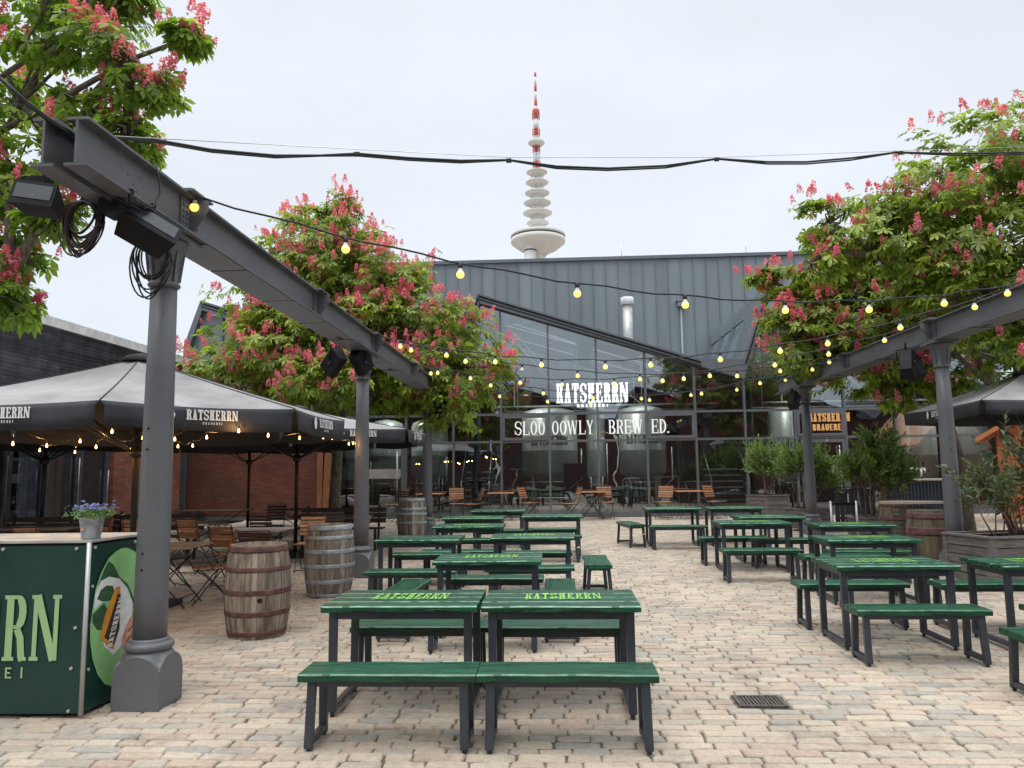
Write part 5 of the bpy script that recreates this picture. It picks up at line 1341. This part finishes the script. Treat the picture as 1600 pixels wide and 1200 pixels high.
# near top-left tree: limbs reach in from the left
lob = [(-5.6, 8.1, 6.95, .75, .7, .5), (-6.3, 8.2, 6.2, .8, .7, .6), (-5.0, 7.9, 6.55, .45, .5, .35), (-5.25, 8.0, 6.0, .5, .5, .35), (-4.55, 7.8, 6.12, .30, .35, .22), (-4.10, 7.8, 6.70, .16, .2, .13), (-4.95, 8.0, 7.25, .45, .5, .3), (-6.0, 8.2, 7.6, .9, .8, .4),
       (-5.7, 8.1, 5.45, .55, .6, .35), (-4.85, 8.0, 5.6, .26, .3, .2), (-6.2, 8.0, 5.0, .45, .5, .4), (-5.65, 8.0, 4.75, .28, .35, .22), (-6.25, 8.2, 4.35, .28, .35, .3), (-6.20, 8.1, 3.80, .20, .3, .28), (-7.6, 8.4, 6.2, 1.1, 1.0, 1.2)]
chestnut('chestnut_tree', 'near chestnut tree whose large leaves and red blossoms hang in at the top left corner', (-9.3, 8.6, G(8.6)), lob, 1700, .138,
         [([(-9.3, 8.6, .1), (-9.2, 8.6, 2.0), (-9.0, 8.5, 4.0), (-8.7, 8.4, 6.0)], .19), ([(-9.0, 8.5, 4.0), (-8.0, 8.3, 4.9), (-6.8, 8.1, 5.6), (-5.5, 7.9, 6.1), (-4.7, 7.8, 6.45), (-4.2, 7.8, 6.62)], .05), ([(-8.9, 8.4, 4.6), (-7.8, 8.4, 5.9), (-6.3, 8.2, 6.7), (-5.2, 8.0, 7.2)], .05), ([(-9, 8.5, 3.2), (-8, 8.3, 4.0), (-6.6, 8.1, 4.6), (-6.2, 8.1, 4.0)], .04)], m_leaf_n, 400, 22, .19, 14, fj=.07, wid=.48)
# right tree (upper, darker) with several stems
lob = [(8.6, 14.0, 7.4, 1.4, 1.3, 1.0), (7.3, 14.0, 6.9, 1.3, 1.2, .95), (6.3, 14.1, 6.1, 1.05, 1.0, .75), (7.4, 13.9, 5.9, 1.4, 1.2, .9), (9.0, 13.8, 6.0, 1.5, 1.3, 1.1), (8.0, 14.0, 4.9, 1.6, 1.1, .8), (5.3, 14.2, 6.35, .6, .6, .5),
       (9.6, 13.9, 7.8, 1.2, 1.0, .7), (9.9, 13.6, 4.7, 1.1, 1.0, .9), (4.9, 14.1, 5.55, .42, .45, .32), (8.9, 14, 3.75, 1.3, .9, .55)]
chestnut('chestnut_tree', 'tall multi-stemmed chestnut tree at the upper right, behind the right parasol', (11.5, 17.2, G(17.2)), lob, 5600, .165,
         [([at(1662, 812, 17.2), at(1640, 770, 17.1), at(1602, 722, 17.0), at(1569, 682, 16.8), at(1570, 650, 16.5), at(1548, 600, 16.0), at(1520, 548, 15.4), at(1492, 480, 14.6), at(1500, 420, 14.2)], .13),
          ([at(1602, 722, 17.0), at(1606, 660, 16.6), at(1592, 590, 16.0), at(1572, 500, 15.2), at(1560, 380, 14.3)], .10), ([at(1620, 740, 17), at(1640, 650, 16.5), at(1640, 480, 15.2), at(1600, 330, 14)], .10), ([at(1548, 600, 16), at(1500, 560, 15.3), at(1440, 480, 14.6), at(1370, 400, 14.2)], .06)], m_leaf, 470, 23, .22, 18)
# right tree (lower, in front of the glass gable)
lob = [(7.3, 17.0, 5.2, 1.5, 1.2, .9), (6.0, 17.1, 4.7, 1.1, 1.0, .8), (5.35, 17.2, 5.35, .6, .6, .45), (8.6, 16.8, 5.3, 1.3, 1.1, .9), (7.0, 17.0, 4.0, 1.3, 1.0, .6), (8.0, 16.6, 3.75, 1.1, .8, .55), (5.9, 17.1, 3.95, .55, .6, .4), (6.2, 17.0, 5.9, .9, .8, .5), (7.5, 16.6, 3.10, .55, .5, .40), (4.95, 17.2, 6.1, .35, .32, .22), (5.4, 17.1, 4.6, .5, .5, .45), (6.9, 17, 5.9, .8, .7, .35)]
chestnut('chestnut_tree', 'bushy pink-flowering chestnut in front of the right glass gable above the entrance plants', (9.6, 18.3, G(18.3)), lob, 4700, .18,
         [([(9.6, 18.3, .2), (9.4, 18.1, 2.0), (8.9, 17.7, 3.2), (8.0, 17.2, 4.6), (7.4, 17.0, 5.2)], .12), ([(9.0, 17.8, 3.0), (8.0, 17.4, 3.7), (6.4, 17.2, 4.6)], .06)], m_leaf, 640, 24, .24, 16)

# ------------------------------------------------------------------ planters with shrubs
def planter(name, x, y, rz, w_, d_, h, m_l, nleaf, L, shape, label, seed, stems=9, droop=.2, upright=False):
    t = empty('planter', (x, y, G(y)), radians(rz), label, 'planter', 'grey boarded planters'); n = int(h/.105); rr = random.Random(seed); b = MB()
    for k in range(n):
        z = .05+k*h/n+h/n/2
        for sy in (-1, 1): b.box((0, sy*(d_/2-.012), z), (w_-.07, .022, h/n-.012), tint=rr.random())
        for sx in (-1, 1): b.box((sx*(w_/2-.012), 0, z), (.022, d_-.07, h/n-.012), tint=rr.random())
    b.build('side_boards', m_planter, t)
    for sx in (-1, 1):
        for sy in (-1, 1): c = MB(); c.box((sx*(w_/2-.03), sy*(d_/2-.03), .03+h/2), (.075, .075, h+.05), tint=.6); c.build('corner_post', m_planter, t)
    r = MB()
    for sy in (-1, 1): r.box((0, sy*(d_/2-.02), h+.07), (w_+.03, .09, .028), tint=.8)
    for sx in (-1, 1): r.box((sx*(w_/2-.02), 0, h+.07), (.09, d_-.06, .027), tint=.8)
    r.build('rim', m_planter, t)
    s = MB(); s.box((0, 0, h-.06), (w_-.06, d_-.06, .04)); s.build('soil', m_soil, t)
    rng = np.random.default_rng(seed); st = MB(); V = []; F = []; T = []
    tot = sum(q[3]*q[5] for q in shape); nsh = int(nleaf/4.2)
    for (cx, cy, cz, rx, ry, rz_) in shape:
        for _ in range(max(3, int(nsh*rx*rz_/tot))):
            d = rng.normal(size=3); d[2] = abs(d[2])*.9-.25; d /= np.linalg.norm(d); c0 = np.array([cx, cy, cz])+d*np.array([rx, ry, rz_])*rng.uniform(.25, .75)
            ax = d*.8+np.array([0, 0, .75])+rng.normal(size=3)*.22; ax /= np.linalg.norm(ax); ln = rng.uniform(.22, .46)*(1.25 if rng.random() < .2 else 1); t0 = rng.uniform(); nlf = int(rng.integers(9, 15))
            sd0 = np.cross(ax, rng.normal(size=3)); sd0 /= np.linalg.norm(sd0); sd1 = np.cross(ax, sd0)
            st.tube([c0-ax*.12, c0+ax*ln], .0035, 4)
            for k in range(nlf):
                f = (k+.5)/nlf; a = k*2.4+rng.uniform(-.3, .3); o = sd0*cos(a)+sd1*sin(a); sp_ = .95-.55*f
                dr = ax*(.45+.5*f)+o*sp_; dr /= np.linalg.norm(dr); l = L*rng.uniform(.65, 1.05)*(1-.25*f); w2 = l*.17; sd = np.cross(dr, ax); nn_ = np.linalg.norm(sd)
                if nn_ < 1e-3: continue
                sd /= nn_; up_ = np.cross(sd, dr); p0 = c0+ax*ln*f; pm = p0+dr*l*.5+up_*l*.04; pt = p0+dr*l-np.array([0, 0, droop*l*.3+.08*l]); q_ = len(V)
                V += [p0, pm+sd*w2-up_*.02*l, pt, pm-sd*w2-up_*.02*l]; F += [(q_, q_+1, q_+2), (q_, q_+2, q_+3)]
                tt = float(np.clip(t0*.45+.2*f+.4*rng.uniform(), 0, 1)); T += [tt, tt*.9]
    V = np.array(V); F = np.array(F); np_mesh('foliage', V, F, m_l, T, t)
    for i in range(stems):
        q = shape[i % len(shape)]; a = rng.uniform(0, 6.28); bx, by = rng.normal()*w_*.16, rng.normal()*d_*.14
        st.tube([(bx, by, h-.05), (bx*1.3+q[0]*.3, by*1.3, h+.35), (q[0]+q[3]*.5*cos(a), q[1]+q[4]*.4*sin(a), q[2]+q[5]*rng.uniform(.2, .9))], [.014, .010, .005], 5)
    st.build('stems', m_stem, t); return t
planter('p', 6.12, 22.3, 28, .85, .80, .62, m_laurel, 900, .155, [(0, 0, 1.40, .60, .5, .62), (-.12, 0, 1.80, .48, .4, .30), (.3, 0, 1.2, .35, .4, .45)], 'small planter with a bushy laurel nearest the glass, left of the other laurels', 1, 9, -.5)
planter('p', 6.14, 18.9, 30, .80, .75, .45, m_laurel, 1250, .165, [(-.30, 0, 1.35, .48, .4, .60), (.25, 0, 1.40, .50, .4, .58), (.0, .1, 1.65, .45, .35, .38), (.62, -.1, 1.05, .32, .3, .5)], 'low planter with loose laurel behind the two steel posts', 2, 12, -.3)
planter('p', 6.86, 16.5, -18, 1.25, .80, .42, m_laurel, 1500, .17, [(-.22, 0, 1.35, .55, .45, .55), (.10, 0, 1.50, .48, .4, .62), (.05, 0, 1.95, .36, .3, .28), (.38, 0, 1.15, .28, .3, .5), (-.5, 0, 1.3, .3, .3, .4)], 'wide planter with the tallest leafy laurel, right of the black gate', 3, 14, -.4)
planter('p', 6.43, 10.95, 14, 1.75, .85, .60, m_photinia, 560, .165, [(-.40, 0, 1.25, .48, .45, .35), (.30, -.1, 1.35, .55, .45, .42), (.0, 0, .98, .55, .4, .25), (.55, 0, 1.0, .35, .3, .25), (-.60, .05, 1.05, .22, .25, .28), (-.1, 0, 1.7, .3, .3, .15)], 'large weathered planter in front of the right column with a loose reddish-stemmed shrub', 4, 22, .2)

# ------------------------------------------------------------------ right side: gate, posts, counter, hut, basket table
gt = empty('board_gate', (8.05, 21.0, G(21)), 0, 'black gate of upright boards with narrow slits between the laurel planters', 'gate'); b = MB()
for k in range(8):
    x = -.45+.135*k
    b.box((x, 0, .45+.01*(k % 2)), (.115, .03, .88))
b.build('boards', m_gate, gt); b = MB(); b.box((.02, -.03, .82), (1.1, .03, .07)); b.box((.02, -.03, .12), (1.1, .03, .07)); b.box((.02, 0, .945), (1.2, .10, .03)); b.build('rails', m_gate, gt)
b = MB(); b.box((-.17, -.05, .62), (.03, .01, .30)); b.box((.10, -.05, .62), (.03, .01, .30)); b.build('pale_slit', m_alu, gt)
sp = empty('steel_post_stand', (5.78, 15.6, G(15.6)), 0, 'pair of slim bright steel posts before the low laurel planter', 'barrier')
for x in (-.26, .24):
    b = MB(); b.tube([(x, 0, 0), (x, 0, .88)], .022, 10); b.lathe([(.10, 0), (.10, .012), (.02, .02)], 16, (x, 0, 0)); b.build('post', m_alu, sp)
b = MB(); b.box((-.01, 0, .82), (.46, .015, .06)); b.build('band', m_black, sp)
tc_ = empty('tap_counter', (9.55, 20.1, G(20.1)), 0, 'dark corrugated drinks counter with beer taps right of the tall laurel', 'bar counter')
b = MB(); n = 40; prof = [(-.85+1.7*i/n, -.42+.018*(i % 2)) for i in range(n+1)]
b.add([(x, y, z) for z in (.05, 1.12) for x, y in prof], [(i, i+1, n+2+i, n+1+i) for i in range(n)]); b.box((0, 0, .58), (1.68, .78, 1.05)); b.build('counter_front', m_bar, tc_)
b = MB(); b.box((0, 0, 1.145), (1.85, .95, .045), ch=.008); b.build('counter_top', m_woodgrey, tc_)
tp = MB(); tp.tube([(-.55, -.1, 1.17), (-.55, -.1, 1.42)], .03, 10); tp.tube([(-.15, -.1, 1.17), (-.15, -.1, 1.42)], .03, 10); tp.tube([(-.62, -.1, 1.42), (-.05, -.1, 1.42)], .035, 10); tp.build('tap_rail', m_steeltank, tc_)
for k in range(5):
    b = MB(); x = -.55+.11*k; b.tube([(x, -.13, 1.42), (x, -.22, 1.40), (x, -.23, 1.33)], .012, 8); bo = b.build('tap', m_steeltank, tc_); b = MB(); b.tube([(x, -.14, 1.45), (x, -.15, 1.62)], [.012, .02], 8); b.build('tap_handle', m_black, bo)
ht = empty('market_hut', (12.95, 19.3, G(19.3)), radians(-32), 'orange-stained wooden market hut with gabled roof at the right edge', 'hut')
b = MB(); z = .1
while z < 2.75:
    hw = 1.55 if z < 1.85 else max(.1, 1.55-(z-1.85)*1.75); b.box((0, 0, z+.045), (2*hw, .04, .088), tint=R_.random()); z += .093
z = .1
while z < 1.9:
    for s in (-1, 1): b.box((s*1.55, .7, z+.045), (.04, 1.36, .088), tint=R_.random())
    z += .093
b.build('board_walls', m_hut, ht)
rf = MB()
for s in (-1, 1): rf.beam((s*1.95, 1.0, 1.78), (0, 1.0, 2.92), 2.6, .05, upv=(0, 1, 0)) if False else rf.prism([(s*1.95, 1.74), (0, 2.88), (0, 2.98), (s*1.95, 1.84)][::s], lambda u, v, t: (u, t, v), -.28, 1.5)
rf.build('roof', m_hutroof, ht)
dc = MB()
ht.scale = (1.13, 1.13, 1.2)
for k in range(9): a = 2*pi*k/9; dc.lathe([(.001, -.05), (.05, -.03), (.06, 0), (.04, .04), (.001, .05)], 10, (-.62+.13*cos(a), -.09, 1.05+.13*sin(a)))
dc.build('carved_wreath', m_hutroof, ht); dc = MB(); dc.box((0, -.12, .80), (2.3, .22, .05)); dc.build('counter_shelf', m_hutroof, ht)
hb = empty('timber_crate_bench', (9.6, 14.2, G(14.2)), 0, 'low reddish timber platform behind the near planter in front of the hut', 'platform'); b = MB()
for k in range(5): b.box((0, -.28+.14*k, .42), (2.6, .125, .03), tint=R_.random())
for k in range(3): b.box((0, -.36, .09+.13*k), (2.6, .03, .11), tint=R_.random())
b.build('boards', m_shutter2, hb)
for x in (-1.2, 1.2): b = MB(); b.box((x, 0, .2), (.08, .6, .4)); b.build('leg', m_shutter, hb)
wt = empty('wire_basket_table', (6.27, 13.75, G(13.75)), 0, 'high pale plank table on a wire mesh basket left of the right column', 'high table')
b = MB(); pts = [(.55*cos(a)*(1+.03*sin(3*a)), .30*sin(a)) for a in [2*pi*i/32 for i in range(32)]]; b.prism(pts, lambda u, v, t: (u, v, t), .93, .965); b.build('table_top', m_woodgrey, wt)
b = MB()
for i in range(9): x = -.26+.065*i; b.tube([(x, -.22, .02), (x, -.22, .93)], .004, 4); b.tube([(x, .22, .02), (x, .22, .93)], .004, 4)
for j in range(13): z = .04+.073*j; b.tube([(-.26, -.22, z), (.26, -.22, z), (.26, .22, z), (-.26, .22, z), (-.26, -.22, z)], .004, 4)
b.build('wire_basket', m_chairmetal, wt)
b = MB(); b.box((.02, -.42, .60), (.52, .24, .028)); b.build('side_shelf', m_woodgrey, wt); b = MB(); b.box((-.2, -.42, .30), (.03, .03, .58)); b.box((.24, -.42, .30), (.03, .03, .58)); b.build('shelf_leg', m_chairmetal, wt)
dr = empty('drain_grate', (1.46, 5.8, G(5.8)), 0, 'small square iron drain grate set in the paving', 'drain'); b = MB(); b.box((0, 0, -.03), (.36, .26, .02)); b.build('pit', m_void, dr); b = MB()
for k in range(11): b.box((-.13+.026*k, 0, -.006), (.012, .22, .012))
for s in (-1, 1): b.box((0, s*.118, -.004), (.34, .026, .014)); b.box((s*.157, 0, -.004), (.026, .21, .014))
b.build('grate', m_drain, dr)

# ------------------------------------------------------------------ string lights, cables
def catenary(a, b, sag, n=24, wob=.0, sd=0):
    a, b = Vector(a), Vector(b); return [a.lerp(b, i/n)-Vector((0, 0, sag*4*(i/n)*(1-i/n)+wob*sin(i*1.7+sd))) for i in range(n+1)]
def string(a, b, sag, nb, label, start=.04, end=.96, s=1.0, off=()):
    t = empty('string_lights', a, 0, label, 'string lights', 'string lights between the two beams'); o0 = Vector(a)
    P = catenary(a, b, sag, 36, .012); c = MB(); c.tube([p-o0 for p in P], .0085, 6); c.build('cable', m_cable, t)
    for k in range(nb):
        f = start+(end-start)*k/(nb-1)+(R_.uniform(-.012, .012) if s == 1 else 0); i = f*36; j = min(35, int(i)); p = P[j].lerp(P[j+1], i-j)-o0
        so_ = MB(); so_.lathe([(.014, .006), (.021, 0), (.022, -.035), (.019, -.045)], 12, p); sk = so_.build('socket', m_cable, t)
        bu = MB(); bu.lathe([(.018, -.045), (.020, -.06), (.030, -.080)], 14, p, cap=False); bu.build('bulb_neck', m_lampoff, sk)
        if k in off: bu = MB(); bu.lathe([(.030, -.080), (.036, -.097), (.033, -.117), (.02, -.131), (.001, -.136)], 14, p); bu.build('bulb', m_lampoff, t)
        else: bu = MB(); bu.lathe([(.030, -.080), (.036, -.097), (.033, -.117), (.02, -.131), (.001, -.136)], 14, p); bu.build('bulb', m_lamp, t)
    return t
BL = lambda y: (-2.78, y, 3.96)
BRt = lambda y: (5.74, y, 3.96)
string(BL(5.65), BRt(9.3), .50, 9, 'nearest string of yellow globe lights sagging across the sky below the television tower', .0, .975)
string(BL(11.9), BRt(9.8), .62, 11, 'second string of yellow globe lights, crossing in front of the white lit hall sign')
string(BL(12.1), BRt(15.0), .50, 9, 'third string of yellow globe lights, from the middle of the left beam', off=(2,))
string(BL(15.3), BRt(12.0), .55, 10, 'fourth string of yellow globe lights between the farther beam joints')
string(BL(15.4), BRt(18.0), .55, 8, 'fifth string of yellow globe lights, low in front of the slogan lettering')
string(BL(18.2), BRt(15.6), .62, 8, 'farthest string of yellow globe lights near the glass front')
t = empty('overhead_cable', (-6, 3, 5), 0, 'thick doubled black cable crossing the whole sky above the beer garden', 'cable'); o0 = Vector((-6, 3, 5))
def av(x, y, Y): return Vector(at(x, y, Y))
pts = [(0, 122, 3.9), (40, 158, 4.0), (75, 185, 4.15), (108, 205, 4.4), (165, 213, 4.9), (240, 218, 5.3), (330, 234, 5.7), (430, 243, 6.0), (500, 243, 6.2), (558, 240, 6.4), (640, 247, 6.6), (720, 251, 6.8), (795, 250, 7.0), (870, 260, 7.2), (950, 263, 7.4), (1040, 259, 7.6), (1120, 248, 7.8), (1200, 253, 8.0), (1260, 253, 8.2), (1330, 247, 8.4), (1400, 238, 8.6), (1500, 240, 8.9), (1600, 238, 9.2), (1700, 240, 9.5)]
c = MB(); c.tube([av(*p)-o0 for p in pts], .011, 7); c.tube([av(x, y+(3.2 if (i % 4) else .5), Y)-o0 for i, (x, y, Y) in enumerate(pts)], .009, 7); c.build('cable', m_cable, t)
c = MB(); c.tube([av(165, 212, 4.9)-o0, av(795, 246, 7.0)-o0, av(1120, 246, 7.8)-o0, av(1400, 236, 8.6)-o0, av(1700, 226, 9.5)-o0], .0035, 5); c.build('carrier_wire', m_pipe, t)
for (x, y, Y) in ((558, 241, 6.4), (795, 251, 7.0), (1120, 249, 7.8), (1407, 239, 8.6)): c = MB(); c.box(av(x, y, Y)-o0, (.05, .04, .03)); c.build('cable_tie', m_cable, t)
# ------------------------------------------------------------------ speakers and coils on the beams
def speaker(x, y, z, rz, tilt, label, s=1.0):
    t = empty('loudspeaker', (x, y, z), radians(rz), label, 'loudspeaker', 'black loudspeakers under the beams')
    b = MB(); poly = [(-.15, -.20), (.15, -.20), (.10, .16), (-.10, .16)]; R = Matrix.Rotation(radians(tilt), 3, 'X')
    b.prism(poly, lambda u, v, q: tuple(R @ Vector((u*s, v*s, q*s))), -.26, .26); b.build('cabinet', m_black, t)
    g = MB(); g.box(tuple(R @ Vector((0, -.205*s, 0))), (.27*s, .012*s, .49*s), R); g.build('grille', m_black, t)
    k = MB(); k.tube([tuple(R @ Vector((-.135*s, 0, 0))), tuple(R @ Vector((-.16*s, 0, 0)))], .03, 12); k.tube([tuple(R @ Vector((.135*s, 0, 0))), tuple(R @ Vector((.16*s, 0, 0)))], .03, 12); k.build('knob', m_frame, t)
    h = MB(); h.tube([tuple(R @ Vector((-.16*s, 0, 0))), (-.17*s, .02, .26*s), (.17*s, .02, .26*s), tuple(R @ Vector((.16*s, 0, 0)))], .012, 6); h.tube([(0, .02, .26*s), (0, .02, .40*s)], .015, 8); h.build('bracket', m_black, t)
    return t
def boxspk(name, loc, R, d, label):
    t = empty(name, loc, 0, label, 'loudspeaker', 'black loudspeakers under the beams'); b = MB(); hx, hy, hz = d[0]/2, d[1]/2, d[2]/2
    # wedge: front wider than back
    vs = [R @ Vector(p) for p in [(-hx, -hy, -hz), (hx, -hy, -hz), (hx, -hy, hz), (-hx, -hy, hz), (-hx*.8, hy, -hz*.6), (hx*.8, hy, -hz*.6), (hx*.8, hy, hz*.6), (-hx*.8, hy, hz*.6)]]
    b.add(vs, [(0, 1, 2, 3), (7, 6, 5, 4), (0, 4, 5, 1), (1, 5, 6, 2), (2, 6, 7, 3), (3, 7, 4, 0)]); b.build('cabinet', m_black, t)
    g = MB(); g.tube([R @ Vector((.0, -hy-.001, -hz*.2)), R @ Vector((.0, -hy-.004, -hz*.2))], .009, 12); g.build('badge', m_zinc, t)
    e = MB(); e.box(R @ Vector((0, -hy-.002, hz*.1)), (hx*1.7, .004, hz*1.2), R); e.build('grille', m_frame, t)
    k = MB(); k.tube([R @ Vector((-hx*.3, 0, hz*.8)), R @ Vector((-hx*.3, 0, hz+.06))], .035, 12); k.box(R @ Vector((-hx*.3, 0, hz+.06)), (.14, .10, .06)); k.build('bracket', m_black, t); return t
boxspk('loudspeaker', at(62, 316, 4.75), Euler((radians(-14), radians(6), radians(12))).to_matrix(), (.27, .22, .18), 'square black speaker hanging under the very end of the left beam')
boxspk('loudspeaker', Vector(at(228, 362, 5.05)), Euler((radians(-32), radians(26), radians(38))).to_matrix(), (.40, .24, .20), 'long black speaker clamped under the beam beside the nearest column capital')
speaker(-3.36, 11.35, 3.44, 235, -48, 'black speaker pair member left of the second left column, facing the terrace', .72)
speaker(-2.98, 11.40, 3.46, 160, -45, 'black speaker on the capital of the second left column', .72)
speaker(-2.72, 17.75, 3.25, 130, -25, 'small black speaker right of the farthest left column capital', .8)
speaker(5.45, 11.8, 3.33, 150, 30, 'black speaker under the right beam, left of the right column', .78)
speaker(5.75, 12.2, 3.30, 200, 25, 'black speaker under the right beam, tight behind the right column', .7)
speaker(5.55, 17.7, 3.3, 140, 30, 'black speaker left of the entrance column capital', .7)
def coil(name, c, r, n, m, label, ax=(1, 0, 0), sd=1):
    t = empty(name, c, 0, label, 'cable coil'); rr = random.Random(sd); b = MB(); u = Vector((1, .15, 0)).normalized(); v = Vector((0, .1, 1)).normalized()
    for k in range(n):
        a = r*rr.uniform(.75, 1.15); h = r*rr.uniform(1.1, 1.95); dx = rr.uniform(-.02, .02); off = rr.uniform(-.03, .03)
        b.tube([u*(a*cos(q)+dx)+v*(h*sin(q)-h)+Vector((0, off+.02*sin(q*2), 0)) for q in [2*pi*i/22 for i in range(23)]], .0065, 5)
    b.build('loops', m, t)
    b = MB(); b.beam((0, 0, -.02), (0, 0, .22), .05, .03); b.build('hanger', m_black, t)
coil('cable_coil', at(133, 316, 4.85), .105, 17, m_cable2, 'hanging coil of dark red-brown cable under the left beam', sd=2)
coil('cable_coil', at(240, 372, 5.35), .125, 9, m_cable, 'coil of black cable hung around the nearest column capital', sd=5)

# small fittings on the near end of the left beam
fx = MB(); fx.box((.0, .62, 3.585), (.16, .20, .10), ch=.01); fx.build('junction_box', m_black, beamL)
fx = MB(); fx.tube([(.115+.075, .75, 3.965), (.205, .78, 3.86), (.205, .80, 3.76), (.19, .74, 3.64), (.17, .66, 3.60)], .006, 6); fx.build('loose_cable', m_cable, beamL)
fx = MB(); fx.tube([(.02, .3, 3.615), (.03, .9, 3.600), (-.02, 1.2, 3.615)], .007, 6); fx.tube([(.05, .35, 3.61), (.16, .6, 3.58), (.15, 1.0, 3.60), (.05, 1.25, 3.61)], .005, 6); fx.build('loose_cable', m_cable, beamL)
for y, z in ((.55, 3.80), (.62, 3.76), (.70, 3.83), (.66, 3.72)): fx = MB(); fx.tube([(.113, y, z), (.1145, y, z)], .006, 8); fx.build('bolt_hole', m_void, beamL)
for y in (.50, .78):
    fx = MB(); fx.tube([(.16, y, 3.66), (.16, y, 3.56)], .008, 6); fx.box((.16, y, 3.66), (.05, .03, .03)); fx.build('beam_clamp', m_black, beamL)
